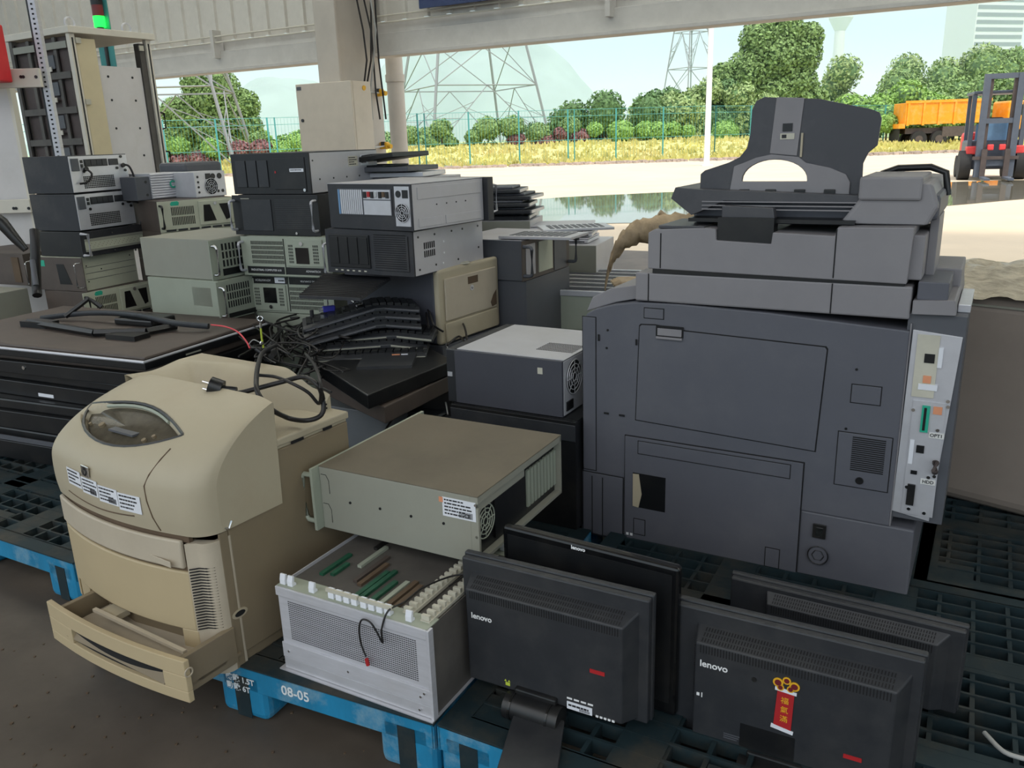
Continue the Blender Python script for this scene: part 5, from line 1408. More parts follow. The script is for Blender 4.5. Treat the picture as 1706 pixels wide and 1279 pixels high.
# L8
t, W, D, H = case('rack_computer', 'pale beige case seen side-on with a wire handle, in the left stack', (LX-.02, LY-.03, .598, LW-.02, .40, .36, .192), 'i0', 'rack_beige', 'tv_back', None)
g = G(); g.plate([(W*.52, H*.2), (W*.78, H*.2), (W*.66, H*.8), (W*.50, H*.8)], [], 'y', -.006, -.0045); g.build('dark_window', 'near_black', t)
handles(t, W, H, 'chrome', .004, .05)
G().box(.05, -.0055, H*.72, .09, -.0045, H*.9).build('round_sticker', 'teal', t)
for z_ in (.06, .095, .13): G().box(W, .03, z_, W+.0012, D-.01, z_+.002).build('pressed_line', 'tower_grey', t)
screws(t, [(.04, .05), (.04, .14), (.14, .11), (D-.04, .16)], 'x+', W, .004, 'near_black', 'screw_holes')
# L9
t, W, D, H = case('rack_computer', 'pale beige rack computer with slanted dark windows, under the side-on case of the left stack', (LX+.0, LY-.06, .420, LW-.10, .435, .36, .177), 'j0', 'tv_back', 'rack_beige', vent_window)
case('rack_computer', 'dark brown case beneath the left stack, nearly hidden in shadow', (LX+.0, LY-.06, .270, LW-.10, .435, .36, .150), 'j0', 'tv_back', 'tv_back', None)
case('rack_computer', 'lowest dark brown case beneath the left stack', (LX+.0, LY-.06, .151, LW-.10, .435, .36, .118), 'j0', 'tv_back', 'tv_back', None)
# L10 cases at the far left edge
for k, (px, py, z, w, lab) in enumerate(((60, 478, .60, .60, 'brown-beige case at the left edge, beside the dark strap'), (26, 560, .42, .50, 'pale beige case low at the left edge of the picture'))):
    c = atz(px, py, z); 
    t, W, D, H = case('rack_computer', lab, (c.x-.62-.24*k, c.y+.30, z, -.42, .60, .42, .19), 'j0', ['tv_back', 'grey_metal'][k], ['tv_back', 'grey_metal'][k], None, ears=False)
    G().box(.50, -.010, .02, .56, -.0045, .17).build('side_ribs', 'brown', t)
for k in range(2):
    c = atz(26, 560, .42); case('rack_computer', ['upper', 'lower'][k]+' plain grey case under the pale one at the left edge', (c.x-.86, c.y+.30, (.286, .151)[k], -.42, .60, .42, .134), 'j0', 'grey_metal', 'grey_metal', None, ears=False)

# ---------------------------------------------------------------- tall server cabinet
KC_ = 1.45
t = thing('server_cabinet', 'tall open server cabinet with a white bolted panel, behind the left stacks', 'cabinet', (-2.279*KC_, 4.739*KC_, 0), 1.02)
CW, CD, CHh = .715, .84, 2.29
for (x, y) in ((0, 0), (CW-.045, 0), (0, CD-.045), (CW-.045, CD-.045)):
    pm = G().box(x, y, .05, x+.045, y+.045, CHh-.05).build('corner_post', 'purlin_white' if y == 0 else 'rack_side', t, bevel=.003)
    G().box(x+.016, y-.003, .1, x+.028, y+.001, CHh-.08).build('post_groove', 'near_black', pm)
G().box(-.02, -.03, CHh-.05, CW+.03, CD+.02, CHh).build('top_plate', 'purlin_white', t, bevel=.004)
G().box(0, 0, .0, CW, CD, .06).build('bottom_plate', 'rack_side', t)
G().box(.02, CD-.02, .06, CW-.02, CD-.01, CHh-.05).build('rear_panel', 'rack_side', t)
wp = G().box(.20, .035, .06, CW-.105, .042, CHh-.27).build('white_panel', 'rack_panel_white', t)
screws(wp, [(x, z) for x in (.30, .52) for z in (.55, .85, 1.1, 1.32, 1.54, 1.76, 1.94)], 'y', .035, .010, 'near_black', 'bolt_heads')
G().box(.05, .008, 1.24, .215, .016, CHh-.08).build('cream_panel', 'cream_panel', t, bevel=.003)
G().box(.05, .008, 1.02, .20, .014, 1.235).build('cable_brush', 'tv_back', t)
G().box(CW-.10, .02, .06, CW-.050, .09, CHh-.08).build('dark_channel', 'rack_side', t)
for z in (2.17, 1.72, 1.2): G().box(.045, -.012, z, .085, .0, z+.04).build('hinge', 'ridge_white', t)
G().box(CW-.12, -.012, 2.15, CW-.08, 0, 2.19).build('hinge', 'ridge_white', t)
for z in (1.21, 1.53): G().tube([(CW, .02, z), (CW+.05, .02, z+.01), (CW+.05, .02, z+.13), (CW, .02, z+.14)], .009, 6).build('side_handle', 'near_black', t)
for x in (.10, CW-.12): g = G(); g.ring((x, .12, CHh+.04), 'y', .04, .008, 16); g.build('lifting_eye', 'alu', t)
for k, z in enumerate((1.18, 1.42, 1.66, 1.92, 2.14)): G().box(.0, .06, z, .012, CD-.05, z+.05).build('side_rail', 'grey_metal' if k in (0, 4) else 'rack_side', t)
for y in (.22, .40, .58): G().box(.014, y, .1, .026, y+.04, CHh-.06).build('side_upright', 'rack_side', t)
G().box(.04, .05, .1, .045, CD-.05, CHh-.06).build('side_infill', 'truck_dark', t)
for z in (1.3, 1.55, 1.8, 2.0): G().box(.005, .26, z, .03, .36, z+.10).build('mounting_block', 'tower_grey', t)
for z in (1.25, 1.5, 1.75, 1.98): G().box(-.003, .30, z, .005, .42, z+.035).build('drilled_lug', 'purlin_white', t)

# open rack frame in front of the cabinet, behind the power units
RY = 5.55
t = thing('open_rack', 'open aluminium rack with drilled cross rails at the far left edge', 'rack')
A = aty(55, 0, RY); B = aty(97, 255, RY)
t.location = (B.x, B.y, 0); o_ = Vector(t.location)
xx = (A.x+B.x)/2-o_.x; zt = 2.45
up_ = G().box(xx-.020, -.02, 0, xx+.024, .02, zt).build('drilled_upright', 'alu', t, bevel=.002)
g = G()
for k in range(60): g.box(xx-.004, -.022, .72+k*.028, xx+.008, -.020, .730+k*.028)
o = g.build('upright_holes', 'dark_gap', up_); o['kind'] = 'stuff'
G().box(xx-.032, -.016, 0, xx-.021, .02, zt).build('cable_duct', 'near_black', t)
rails = []
for (p0, p1, h) in (((0, 132), (72, 138), .055), ((0, 344), (56, 349), .042)):
    C0 = aty(*p0, RY-.05)-o_; C1 = aty(*p1, RY-.05)-o_
    rails.append(G().box(C0.x-.6, C0.y-.03, C0.z-h, C1.x, C0.y, C0.z+h).build('cross_rail', 'purlin_white', t, bevel=.003))
for cr_o, px_, py_ in ((rails[0], (12, 35, 39, 60), 128), (rails[1], (23, 27, 48), 347)):
    g = G()
    for px in px_:
        q = aty(px, py_, RY-.081)-o_; g.cyl((q.x, q.y, q.z), (q.x, q.y-.003, q.z), .010, 8)
    g.build('bolt_holes', 'near_black', cr_o)
xm = aty(25, 260, RY).x-o_.x; zt2 = aty(10, 140, RY).z
G().box(xm-.30, .0, 0, xm+.045, .03, zt2).build('flat_upright', 'rack_panel_white', t)
G().box(xm+.045, -.03, 0, xm+.065, .03, zt2).build('flat_upright_edge', 'purlin_white', t)
q = aty(-2, 95, RY-.1)-o_
G().box(q.x-.3, -.3, q.z-.15, q.x+.06, -.1, q.z+.18).build('red_box', 'red_paint', t, bevel=.01)
q = aty(165, 32, 8.4)
t = thing('signal_light', 'stack light with its green lamp lit, on the wall above the cabinet', 'signal light', (q.x, q.y, q.z-.16))
G().cyl((0, 0, -.02), (0, 0, .09), .033, 12).build('base', 'near_black', t)
G().cyl((0, 0, .09), (0, 0, .185), .05, 16).build('green_lens', 'lamp_green', t, smooth=40)
G().cyl((0, 0, .185), (0, 0, .28), .05, 16).build('red_lens', 'lamp_off_red', t, smooth=40)
G().cyl((0, 0, .28), (0, 0, .42), .052, 16).build('buzzer', 'near_black', t, smooth=40)
G().box(-.07, .052, -.3, .07, .066, .45).build('mount_plate', 'fence_teal', t)
G().cyl((0, .05, -2.3), (0, .05, -.02), .018, 8).build('mount_tube', 'near_black', t)
# black strap / lever at left
t = thing('black_lever', 'black angled lever with a rounded end, at the left edge above the beige cases', 'lever', aty(4, 372, 3.0))
o_ = Vector(t.location); g = G(); g.tube([aty(-30, 352, 3.0)-o_, aty(4, 372, 3.0)-o_, aty(26, 398, 3.0)-o_, aty(43, 416, 3.0)-o_], .028, 10, r1=.012); g.build('arm', 'near_black', t, smooth=60)
t = thing('strap', 'black and grey strap standing between the beige cases at the left', 'strap', aty(58, 440, 3.7))
o_ = Vector(t.location)
G().tube(smooth_pts([aty(57, 383, 3.72)-o_, aty(58, 400, 3.7)-o_, aty(59, 430, 3.68)-o_, aty(61, 478, 3.66)-o_, aty(62, 492, 3.64)-o_]), .02, 8).build('webbing', 'cable', t, smooth=60)
G().tube(smooth_pts([aty(54, 433, 3.66)-o_, aty(57, 455, 3.64)-o_, aty(60, 475, 3.62)-o_]), .012, 8).build('buckle', 'tower_grey', t, smooth=60)

# ---------------------------------------------------------------- pile of flat televisions (left)
TY = -.42
tvc = atz(240, 600, .625)
def tv(label, dx, dy, z, Wt, Dt, H, back='tv_back', extra=None, rz=0):
    """television lying face down; origin at its near right corner"""
    c, s = math.cos(TY+rz), math.sin(TY+rz)
    t = thing('television', label, 'television', (tvc.x+dx*c-dy*s, tvc.y+dx*s+dy*c, z), TY+rz, 'flat televisions in the left pile')
    G().box(-Wt, 0, 0, 0, Dt, H*.62).build('screen_bezel', 'near_black', t, bevel=.003)
    b = G().box(-Wt+.02, .02, H*.62, -.02, Dt-.02, H).build('rear_cover', back, t, bevel=.008)
    return t, b
t0, b0 = tv('large television lying face down, topmost of the left pile', 0, 0, .585, 1.30, .72, .045)
G().tube([(-1.28, .004, .030), (-.006, .004, .030), (-.004, .70, .030)], .006, 6).build('silver_trim', 'alu', t0)
text('brand_print', 'SAMSUNG', .012, 'logo_white', t0, (-.001, .16, .012), rot=(PI/2, 0, PI/2), ext=.0002) if False else None
g = G(); g.box(-.001, .20, .008, .0008, .28, .014); g.build('maker_mark', 'grey_metal', t0)
z = .585
for k, (dx, dy, H, Wt, Dt, bk, lab) in enumerate((
    (.03, .04, .085, 1.28, .72, 'tv_back', 'second television down in the left pile, brown-backed with a silver bead on its edge'),
    (-.03, .03, .100, 1.24, .72, 'near_black', 'third television down, with a white barcode strip on its edge'),
    (-.05, -.01, .120, 1.26, .72, 'near_black', 'thick dark television second from the bottom of the left pile'),
    (-.13, -.04, .129, 1.22, .74, 'near_black', 'lowest television of the left pile, lying on the blue pallet'))):
    z -= H
    tt, bb = tv(lab, dx-.02, dy, z+.0005, Wt, Dt, H-.001, bk, rz=[.01, -.02, .015, 0][k])
    if k == 1: G().box(-.62, -.0015, .010, -.53, 0, .024).build('barcode_strip', 'sticker', tt)
    if k == 0: G().cyl((-.72, -.004, .03), (-.72, 0, .03), .008, 10).build('silver_bead', 'chrome', tt)
    if k == 3: G().box(-1.2, -.004, .085, -.02, .0, .105).build('lower_edge', 'tower_grey', tt)
# stand bracket on the top television
br = G(); 
for (a, b) in (((-1.0, .30), (-.50, .22)), ((-.50, .22), (-.30, .30)), ((-.30, .30), (-.26, .42))):
    br.tube([(a[0], a[1], .062), (b[0], b[1], .062)], .016, 6)
br.box(-1.02, .27, .045, -.86, .34, .07); br.box(-.42, .20, .045, -.26, .28, .065)
br.build('stand_bracket', 'near_black', t0)
t = thing('curved_stand', 'black curved television stand lying across the top of the left pile', 'stand', t0.location+Vector((0, 0, .046)), TY)
g = G(); P = smooth_pts([(-1.05, .40, .01), (-.80, .46, .035), (-.50, .44, .045), (-.25, .40, .035), (-.10, .44, .02)], 6)
for i in range(len(P)-1):
    pass
g.tube(P, .013, 6); g.build('foot_bar', 'black_plastic', t, smooth=60)
G().box(-.62, .42, .0, -.40, .56, .03).build('neck', 'near_black', t, bevel=.008)
G().tube([(-.92, .42, .02), (-.85, .50, .09), (-.80, .52, .05)], .012, 6).build('hook', 'near_black', t)

# flat black panels under the keyboards
kc = atz(648, 655, .44)
def panel_flat(name, label, cat, pts_px, z, H, m_, group=None):
    P = [atz(px, py, z) for px, py in pts_px]; o = sum(P, Vector())/len(P)
    t = thing(name, label, cat, (o.x, o.y, z-H), 0, group)
    G().plate([(p.x-o.x, p.y-o.y) for p in P], [], 'z', 0, H).build('body', m_, t, bevel=.004)
    return t, o
t, o = panel_flat('television', 'dark flat screen lying under the pile of keyboards', 'television', [(612, 658), (755, 600), (680, 560), (530, 606)], .575, .05, 'near_black', 'flat screens under the keyboards')
G().box(-.1, -.1, .05, .1, .1, .062).build('wall_mount', 'black_plastic', t)
t, o = panel_flat('television', 'lower dark flat screen, second below the keyboards', 'television', [(640, 678), (770, 615), (680, 575), (535, 630)], .52, .06, 'tv_back', 'flat screens under the keyboards')
G().box(-.12, -.08, .055, .12, .1, .063).build('wall_mount', 'near_black', t)
for k_, (z_, h_) in enumerate(((.30, .158), (.151, .148))):
    case('rack_computer', ['upper', 'lower'][k_]+' dark case hidden under the flat screens below the keyboards', (-.56, 3.10, z_, -.40, .36, .36, h_), 'j0', 'near_black', 'near_black', None, ears=False)
c = atz(600, 640, .33)
BQ = atz(652, 692, .40)-Vector((.36*math.cos(-.5), .36*math.sin(-.5), 0))
t = thing('plastic_bin', 'mid grey plastic bin with a rounded corner, behind the beige printer', 'bin', (BQ.x, BQ.y, .151), -.50)
g = G(); pts = []
w, d, r = .36, .26, .05
for (cx, cy, a0) in ((w-r, r, -PI/2), (w-r, d-r, 0), (r, d-r, PI/2), (r, r, PI)):
    for k in range(6): a = a0+PI/2*k/5; pts.append((cx+r*math.cos(a), cy+r*math.sin(a)))
g.plate(pts, [], 'z', 0, .25); g.build('body', 'bin_grey', t, smooth=40, bevel=.004)
c = atz(700, 655, .40)
t = thing('small_printer', 'small black printer in the gap left of the grey desktop tower', 'printer', (c.x-.16, c.y-.12, .151), -.52)
G().box(0, 0, 0, .30, .30, .22).build('body', 'black_plastic', t, bevel=.02)
G().box(.02, .01, .22, .28, .28, .235).build('lid', 'black_plastic', t, bevel=.012)
G().box(.12, -.01, .05, .16, 0, .20).build('front_bump', 'grey_metal', t, bevel=.005)
# keyboards
KC = [((612, 560), .560, -.55, 'curved'), ((622, 548), .585, -.42, 'a'), ((640, 533), .615, -.60, 'b'), ((660, 524), .640, -.38, 'c'), ((656, 512), .665, -.55, 'd'), ((650, 500), .690, -.45, 'e')]
klab = ['lowest black keyboard of the pile, with orange tape on its silver edge', 'second black keyboard from the bottom of the pile', 'third black keyboard in the pile, its edge catching light', 'fourth black keyboard in the pile', 'fifth black keyboard, just below the top one', 'topmost black keyboard of the pile']
KB = [  # apex pixel, height, yaw, left drop, right drop
    ((640, 590), .590, .02, .004, .002), ((642, 570), .620, .05, .008, .022), ((652, 555), .648, -.05, .02, .018),
    ((634, 537), .690, .22, .055, .022), ((633, 523), .718, .25, .06, .020), ((632, 509), .746, .24, .062, .020)]
for k, ((px, py), z, rz, dl, dr) in enumerate(KB):
    a_ = atz(px, py, z)
    t = thing('keyboard', klab[k], 'keyboard', (a_.x, a_.y, z-.024), rz, 'pile of black keyboards')
    g = G()
    xl, xr = -.30, .16
    for (x, dz) in ((xl, -dl), (-.02, 0), (.02, 0), (xr, -dr)):
        g.v += [(x, 0, dz), (x, .17, dz), (x, .17, dz+.026), (x, .02, dz+.022), (x, 0, dz+.014)]
    for i in range(3):
        for j in range(5): l = (j+1) % 5; g.f.append((i*5+j, (i+1)*5+j, (i+1)*5+l, i*5+l))
    g.f.append((0, 1, 2, 3, 4)); g.f.append((19, 18, 17, 16, 15)); g.build('case', 'black_plastic', t, bevel=.003)
    kg = G()
    for r_ in range(5):
        for c_ in range(15):
            x = xl+.015+c_*.029; zz = -dl*(1-(x-xl)/.28) if x < -.02 else -dr*max(0, (x-.02)/.14)
            kg.box(x, .028+r_*.026, zz+.020, x+.024, .050+r_*.026, zz+.031)
    o = kg.build('keys', 'near_black', t); o['kind'] = 'stuff'
    g = G(); g.tube([(xl+.01, -.001, -dl+.008), (-.02, -.001, .008)], .003, 5); g.tube([(.02, -.001, .009), (xr-.005, -.001, -dr+.009)], .0045, 5); g.build('worn_edge', 'grey_metal' if k < 3 else 'tower_grey', t)  # paler strip along the front edge of each keyboard
    if k == 0: G().box(.03, -.008, .016, .06, -.002, .024).build('orange_tape', 'orange_label', t); G().box(.065, -.008, .016, .09, -.002, .024).build('white_tape', 'sticker', t)
    for x_ in (xl+.04, xr-.04): G().cyl((x_, .14, -max(dl, dr)-.004), (x_, .14, 0), .008, 8).build('rubber_foot', 'rubber', t)
# dark mesh panel over the pale industrial computers
P = [atz(498, 492, .80), atz(600, 496, .80), atz(650, 462, .84), atz(540, 455, .84)]
t = thing('louvred_cover', 'dark louvred cover leaning over the pale industrial computers', 'panel', (P[0].x, P[0].y, P[0].z))
o_ = Vector(t.location); g = G(); V = [p-o_ for p in P]; g.v = [tuple(v) for v in V]+[tuple(v+Vector((0, .0, -.012))) for v in V]; g.f = [(0, 1, 2, 3), (7, 6, 5, 4), (0, 4, 5, 1), (1, 5, 6, 2), (2, 6, 7, 3), (3, 7, 4, 0)]
g.build('body', 'black_metal', t)
g = G()
for k in range(14):
    a = V[0].lerp(V[3], (k+.5)/14); b = V[1].lerp(V[2], (k+.5)/14); g.tube([a+Vector((0, 0, .001)), b+Vector((0, 0, .001))], .003, 4)
g.build('louvres', 'near_black', t)

# ---------------------------------------------------------------- cables
def cable(label, pts, r, m_='cable', cat='cable', name='cable', group='tangled cables on the pile', n=6):
    P = [Vector(p) for p in pts]; o_ = P[0].copy()
    t = thing(name, label, cat, o_, 0, group)
    G().tube([p-o_ for p in smooth_pts(P, n)], r, 7).build('wire', m_, t, smooth=60)
    return t, o_
# power cord with round plug on the beige printer
z1 = .645+.15-.0
def hz(px, py, z): return atz(px, py, z)
zt = .665
cord = [hz(368, 648, .775), hz(392, 655, .765), hz(425, 648, .77), hz(470, 636, .785), hz(505, 628, .79), hz(528, 640, .785), hz(538, 665, .74), hz(536, 690, .705), hz(512, 700, .695), hz(480, 696, .695), hz(450, 680, .74), hz(430, 655, .78), hz(427, 630, .80), hz(432, 600, .80), hz(440, 585, .78), hz(460, 575, .74)]
t, o_ = cable('thick black power cord with a round plug, looped on top of the large beige printer', cord, .0065, name='plug_lead')
p = cord[0]-o_; g = G(); g.cyl(p-Vector((.026, .0, -.012)), p+Vector((.004, 0, 0)), .022, 16); g.build('plug', 'near_black', t, smooth=40)
g = G(); g.tube([p+Vector((.0, 0, 0)), p+Vector((.04, .0, -.003))], .010, 10, r1=.007); g.build('strain_relief', 'near_black', t)
g = G(); g.tube([p-Vector((.024, 0, -.015)), p-Vector((.044, 0, -.022))], .0028, 6); g.tube([p-Vector((.024, .01, .0)), p-Vector((.042, .01, -.006))], .0028, 6); g.build('plug_pins', 'chrome', t)
t, o_ = cable('black cord crossing the hump of the beige printer to the tangle', [hz(432, 625, .79), hz(460, 628, .79), hz(490, 640, .785), hz(515, 655, .76), hz(532, 672, .73), hz(534, 640, .79), hz(525, 610, .79), hz(510, 590, .76)], .0045)
random.seed(17)
zb = .52
LABS = ['from the printer corner to the keyboards', 'looping low beside the keyboards', 'arching over the lowest keyboards', 'running along the television edge', 'curled in front of the keyboard pile', 'knotted near the ring terminal', 'trailing down behind the beige printer', 'crossing the dark flat screen', 'drooping left of the grey bin', 'hanging by the blue plug', 'rising to the topmost keyboard', 'winding between the cases', 'sagging across the dark gap', 'closest to the lower computer front']
for k in range(24):
    a = (random.uniform(400, 520), random.uniform(520, 600)); b = (random.uniform(480, 600), random.uniform(530, 640))
    z0 = random.uniform(.50, .64); pts = []
    n = 6
    for i in range(n+1):
        s = i/n; px = a[0]+(b[0]-a[0])*s+random.uniform(-34, 34); py = a[1]+(b[1]-a[1])*s+random.uniform(-26, 26)
        pts.append(atz(px, py, z0+random.uniform(-.03, .05)))
    cable('black cable %s, %s' % (LABS[k % 14], ['thicker strand', 'thinner strand', 'crossing strand'][k//14]), pts, random.choice((.0025, .003, .004, .0045)), 'cable')
# bundle wrapped vertically around 620,560
for k in range(5):
    pts = [atz(605+k*5+random.uniform(-4, 4), 500+i*26, .70-i*.055) for i in range(6)]
    cable('black cable strapped down over the keyboard pile, strand %s' % ['nearest the beige printer', 'second', 'in the middle', 'fourth', 'nearest the tower'][k], pts, .005, group='cables strapped over the keyboards')
t, o_ = cable('slim red wire rising from the tangle toward the televisions', [hz(352, 541, .70), hz(375, 544, .71), hz(395, 552, .71), hz(410, 568, .69), hz(416, 580, .67)], .003, 'cable_red', name='red_wire')
t, o_ = cable('white wire curling beside the red one', [hz(414, 574, .68), hz(422, 566, .70), hz(432, 570, .69)], .002, 'cable_grey', name='white_wire')
# ring terminal on a yellow green wire
q = atz(440, 585, .66); t = thing('earth_wire', 'upright yellow-green earth wire ending in a ring terminal, in front of the industrial computers', 'cable', q)
g = G(); g.tube([(0, 0, 0), (-.003, 0, .05), (-.002, 0, .085)], .0035, 6); g.build('wire', 'yellow_green', t, smooth=60)
g = G(); g.tube([(-.002, 0, .085), (0, 0, .105)], .0045, 6); g.ring((0, 0, .118), 'y', .009, .003, 14); g.build('ring_terminal', 'chrome', t)
q = atz(441, 592, .64); t = thing('plug_cluster', 'cluster of black plugs at the back corner of the beige printer', 'plug', q)
random.seed(9)
for k in range(8):
    p = Vector((random.uniform(-.03, .05), random.uniform(-.03, .03), random.uniform(-.02, .05))); e = Vector((random.uniform(-1, 1), random.uniform(-1, 1), random.uniform(-.4, .8))).normalized()*.03
    G().cyl(p, p+e, .011, 10).build('plug', 'near_black', t, smooth=40)
G().sphere((.0, -.02, .05), .008, 8).build('bright_screw', 'chrome', t)
q = atz(548, 515, .72); t = thing('video_plug', 'blue video plug lying at the left end of the keyboards', 'plug', q, .4)
G().box(-.025, -.012, -.01, .025, .012, .014).build('body', 'blue_plug', t, bevel=.004); G().box(-.04, -.009, -.006, -.025, .009, .008).build('connector', 'chrome', t)
q = atz(590, 508, .74); t = thing('loose_connectors', 'bright metal connectors on the top keyboard', 'plug', q)
for k in range(6):
    p = Vector((random.uniform(-.06, .06), random.uniform(-.03, .03), random.uniform(-.005, .02))); e = Vector((random.uniform(-1, 1), random.uniform(-1, 1), random.uniform(0, .6))).normalized()*.025
    G().cyl(p, p+e, .006, 8).build('connector', 'chrome' if k % 2 else 'near_black', t)
for k, (pts, lab, m_) in enumerate((
    ([(690, 500, .70), (712, 515, .70), (722, 540, .66), (738, 552, .62)], 'black lead over the right end of the keyboards', 'cable'),
    ([(640, 505, .72), (680, 495, .73), (706, 510, .70), (714, 545, .66)], 'thin black lead arching above the top keyboard', 'cable'),
    ([(702, 582, .54), (698, 605, .50), (712, 628, .46), (742, 645, .44), (760, 662, .43)], 'thin grey lead dropping from the keyboards, left strand', 'cable_grey'),
    ([(742, 570, .56), (748, 590, .53), (742, 612, .50), (724, 618, .49), (738, 650, .44), (746, 690, .40)], 'thin grey lead falling beside the desktop tower', 'cable_grey'),
    ([(750, 525, .62), (772, 540, .62), (778, 575, .60), (765, 560, .60), (745, 575, .58)], 'black lead curling in front of the second printer', 'cable'),
    ([(706, 640, .45), (688, 660, .43), (660, 690, .41), (640, 720, .40)], 'black lead running down to the grey bin', 'cable'),
    ([(623, 656, .46), (640, 668, .45), (652, 678, .44)], 'short shiny lead end above the grey bin', 'cable_grey'))):
    cable(lab, [atz(*p) for p in pts], .003 if m_ == 'cable_grey' else .0045, m_, group='leads beside the keyboards')

# ---------------------------------------------------------------- things at the back right of the middle
def stack_box(name, label, cat, pose, mt_, top=None, H=None, group=None, bev=.004, parts=True):
    x, y, z, yaw, W, D, H = pose
    t = thing(name, label, cat, (x, y, z), yaw, group)
    b = G().box(0, 0, 0, W, D, H*.9).build('body', mt_, t, bevel=bev)
    G().box(.006, .006, H*.9, W-.006, D-.006, H).build('lid', top or mt_, t, bevel=.002)
    return t
# G1 case with two handles
t, W, D, H = case('rack_computer', 'dark rack case with two curved handles, at the back beside the copier', (-.26, 3.78, .76, -.50, .375, .442, .176), 'i1', 'tower_grey', 'tv_back', None, lid='chassis_side')
handles(t, W, H, 'tower_grey', .008, .045)
G().box(W*.30, -.008, .02, W*.62, -.0045, H-.02).build('worn_plate', 'rack_beige', t); G().box(W*.66, -.008, .006, W*.96, -.0045, H-.006).build('dark_plate', 'tower_grey', t)
G().box(.01, -.007, .02, W*.22, -.0045, H-.02).build('slotted_strip', 'chassis_side', t)
case('rack_computer', 'dark green-grey case under the one with two curved handles', (-.27, 3.80, .46, -.50, .39, .46, .299), 'i1', 'tower_grey', 'tower_grey', None, ears=False)
case('rack_computer', 'lowest case under the one with two curved handles', (-.27, 3.80, .151, -.50, .39, .46, .308), 'i1', 'tower_grey', 'tower_grey', None, ears=False)
# G2 open-framed case with ribs on top
x, y, z, yaw, W, D, H = (.064, 4.0, .47, -.40, .44, .66, .19)
t = thing('ribbed_case', 'white-edged grey green case with a ribbed dusty top, left of the copier', 'case', (x, y, z), yaw)
G().box(0, 0, 0, W, D, H-.025).build('body', 'grey_green', t, bevel=.002)
G().box(-.004, -.006, H-.028, W+.004, .010, H).build('front_rail', 'silver', t, bevel=.003)
G().box(0, D-.02, H-.028, W, D, H).build('rear_rail', 'silver', t)
for k in range(17): G().box(.005, .02+k*.037, H-.020, W-.005, .036+k*.037, H-.004).build('rib', 'tower_grey' if k % 3 else 'chassis_side', t, bevel=.001)
case('rack_computer', 'grey case carrying the ribbed one', (x, y, .151, yaw, W, D, .318), 'j0', 'grey_green', 'grey_metal', None, ears=False)
# laptops and flats on the right back
q = atz(985, 430, .90)
for k in range(3):
    t = thing('laptop', ['lower closed dusty laptop behind the two-handled case', 'middle closed dusty laptop behind the two-handled case', 'upper open-edged laptop behind the two-handled case'][k], 'laptop', (.10+.01*k, 4.66-.04*k, .80+.035*k), -.35+.12*k, 'laptops at the back')
    b = G().box(0, 0, 0, .36, .26, .018).build('base', 'silver', t, bevel=.004)
    G().box(.0, .0, .019, .36, .26, .030).build('lid', 'chassis_side', t, bevel=.004)
    G().box(.02, -.002, .005, .34, .0, .011).build('port_edge', 'near_black', b)
    for x_ in (.06, .28): G().cyl((x_, .0, .024), (x_+.03, .0, .024), .008, 8).build('hinge', 'near_black', t)
for k in range(3): case('rack_computer', ['top', 'middle', 'bottom'][k]+' case under the laptops at the back', (.06, 4.60, (.60, .40, .151)[k], -.35, .44, .42, (.198, .198, .248)[k]), 'j0', 'chassis_side', 'grey_metal', None, ears=False)
# flat monitors stacked behind the fan chassis
x0, y0 = -.28, 4.72
for k in range(5):
    z = .93+.036*k
    t = thing('flat_monitor', ['lowest', 'second', 'third', 'fourth', 'topmost'][k]+' flat grey monitor of the stack behind the zinc-sided cases', 'monitor', (x0+.02*(k % 2)-.05, y0-.03*(k % 3), z), -.20-.10*(k % 2), 'flat monitors at the back')
    G().box(0, 0, 0, .46-.05*(k == 4), .30, .020).build('screen_half', 'black_plastic', t, bevel=.004)
    G().box(.03, .03, .020, .42-.05*(k == 4), .27, .034).build('rear_bulge', 'tower_grey', t, bevel=.006)
    G().box(.46-.05*(k == 4), .02, .002, .463-.05*(k == 4), .28, .018).build('edge_trim', 'silver', t)
for k in range(4): case('rack_computer', ['top', 'second', 'third', 'bottom'][k]+' case under the stack of flat monitors at the back', (x0-.04, y0-.04, (.73, .53, .33, .151)[k], -.25, .46, .34, (.198, .198, .198, .177)[k]), 'j0', 'chassis_side', 'grey_metal', None, ears=False)
for k, (px, py, z, rz, lab) in enumerate(((830, 385, .952, -.45, 'dusty flat panel lying on the two-handled case'), (905, 375, .945, .1, 'pale dusty sheet at the back of the two-handled case'))):
    c = atz(px, py+8, z)
    t = thing('metal_sheet', lab, 'sheet', (c.x, c.y, z-.012), rz, 'dusty sheets on the two-handled case')
    G().box(0, 0, 0, .34, .22, .012).build('sheet', 'chassis_side' if k == 0 else 'silver', t, bevel=.002)
    g = G()
    for i in range(9): g.box(.04+.03*i, .03, .012, .06+.03*i, .19, .0135)
    g.build('pressed_ribs', 'tower_grey', t)
# flats behind R3: small pile above the top middle case
c = atz(650, 296, 1.20)
for k, (dx, z, w, m_, lab, rz) in enumerate(((.0, 1.175, .42, 'chassis_side', 'pale flat panel at the bottom of the small pile behind the fan chassis', -.35), (-.03, 1.20, .38, 'silver', 'pale drive tray in the small pile behind the fan chassis', -.30), (-.06, 1.228, .36, 'tower_grey', 'dark flat unit in the small pile behind the fan chassis', -.42), (-.08, 1.262, .33, 'near_black', 'dark tilted panel on top of the small pile behind the fan chassis', -.5))):
    t = thing('flat_unit', lab, 'electronics', (-.72+dx, 4.15-.02*k, z), rz, 'flat units behind the fan chassis')
    if k == 3: t.rotation_euler = (0, -.10, rz)
    G().box(0, 0, 0, w, .30, .022).build('tray', m_, t, bevel=.003)
    G().box(.02, .02, .022, w*.6, .26, .030).build('raised_part', 'grey_metal' if k < 2 else 'black_plastic', t, bevel=.003)
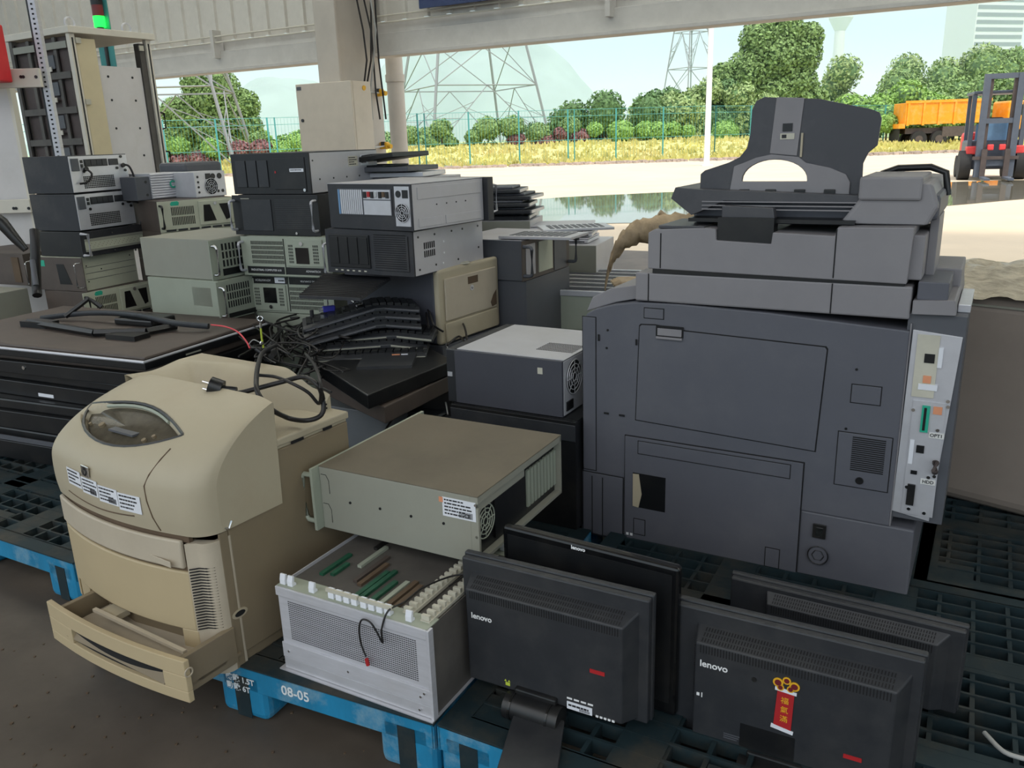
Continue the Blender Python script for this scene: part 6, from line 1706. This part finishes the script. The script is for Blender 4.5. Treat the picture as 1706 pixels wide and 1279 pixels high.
for k in range(6): case('rack_computer', ['first', 'second', 'third', 'fourth', 'fifth', 'lowest'][k]+' hidden case of the column behind the fan chassis', (-.76, 4.13, (.98, .785, .59, .395, .27, .151)[k], -.45, .44, .40, (.193, .193, .193, .193, .123, .118)[k]), 'j0', 'black_metal', 'black_metal', None, ears=False)
# tan plastic bag with a tied neck behind the copier
q = aty(1035, 430, 4.2)
t = thing('plastic_bag', 'crumpled tan plastic bag with a knotted neck, behind the left of the copier', 'bag', aty(1030, 465, 3.9))
o_ = Vector(t.location)
bp = smooth_pts([aty(1008, 478, 3.9)-o_, aty(1020, 430, 3.9)-o_, aty(1045, 395, 3.9)-o_, aty(1080, 382, 3.92)-o_, aty(1130, 378, 3.95)-o_, aty(1175, 375, 4.0)-o_], 8)
g = G(); random.seed(3); o0 = 0
for i, p in enumerate(bp):
    r = .028+.03*min(1, i/20)+random.uniform(-.006, .006)
    for k in range(12):
        a = 2*PI*k/12; rr = r*(1+.35*noise.noise(Vector((i*.35, k*.9, 0))))
        g.v.append((p.x+.2*rr*math.cos(a), p.y+rr*math.cos(a), p.z+rr*math.sin(a)))
for i in range(len(bp)-1):
    for k in range(12):
        l = (k+1) % 12; g.f.append((i*12+k, i*12+l, (i+1)*12+l, (i+1)*12+k))
g.build('bag_body', 'bag_tan', t, smooth=80)
g = G(); g.tube([aty(1158, 378, 3.95)-o_, aty(1125, 362, 3.95)-o_, aty(1110, 362, 3.95)-o_, aty(1098, 354, 3.95)-o_], .010, 8, r1=.016); g.build('knotted_neck', 'bag_tan', t, smooth=60)
G().box(-.02, .05, -.35, .30, .30, -.03).build('bag_bottom', 'bag_tan', t, bevel=.05)
# ---------------------------------------------------------------- beige machine at the right edge
t = thing('beige_machine', 'large grey-beige machine housing at the right edge, plastic film on top', 'machine', (1.27, 2.72, .151), -.80)
G().box(0, 0, 0, 1.1, .7, .70).build('housing', 'machine_beige', t, bevel=.05, seg=4)
G().box(.02, -.004, .665, 1.08, .0, .672).build('top_seam', 'grey_metal', t)
screws(t, [(.10, .64), (.8, .64)], 'y', -.002, .006, 'near_black', 'screw_heads')
g = G(); 
def wr(u, v):
    x = -.02+1.1*u; y = -.03+.6*v
    return (x, y, .705+.03*noise.noise(Vector((x*5, y*9, 1)))+.05*math.sin(PI*v)+.02*noise.noise(Vector((x*20, y*22, 4))))
g.grid(wr, 50, 24); o = g.build('film', 'wrap', None, smooth=80)
o.location = t.location; o.rotation_euler = t.rotation_euler
tag(o, 'crumpled clear plastic film lying over the top of the beige machine', 'plastic film'); o.name = 'plastic_film'
# power leads in front of the right pallet
cable('pale cable lying on the right-hand pallet at the picture edge', [atz(1640, 1220, .16), atz(1670, 1250, .16), atz(1700, 1262, .16), atz(1740, 1270, .16)], .005, 'cable_grey', group='leads beside the keyboards')
# fallen leaf and grit on the floor
random.seed(12); g = G()
for k in range(70):
    p = atz(random.uniform(0, 640), random.uniform(1010, 1279), 0); r = random.uniform(.001, .0035)
    g.box(p.x-r, p.y-r, 0, p.x+r, p.y+r, r)
tag(g.build('grit', 'brown'), 'fine grit scattered on the dark concrete floor', 'grit', kind='stuff')
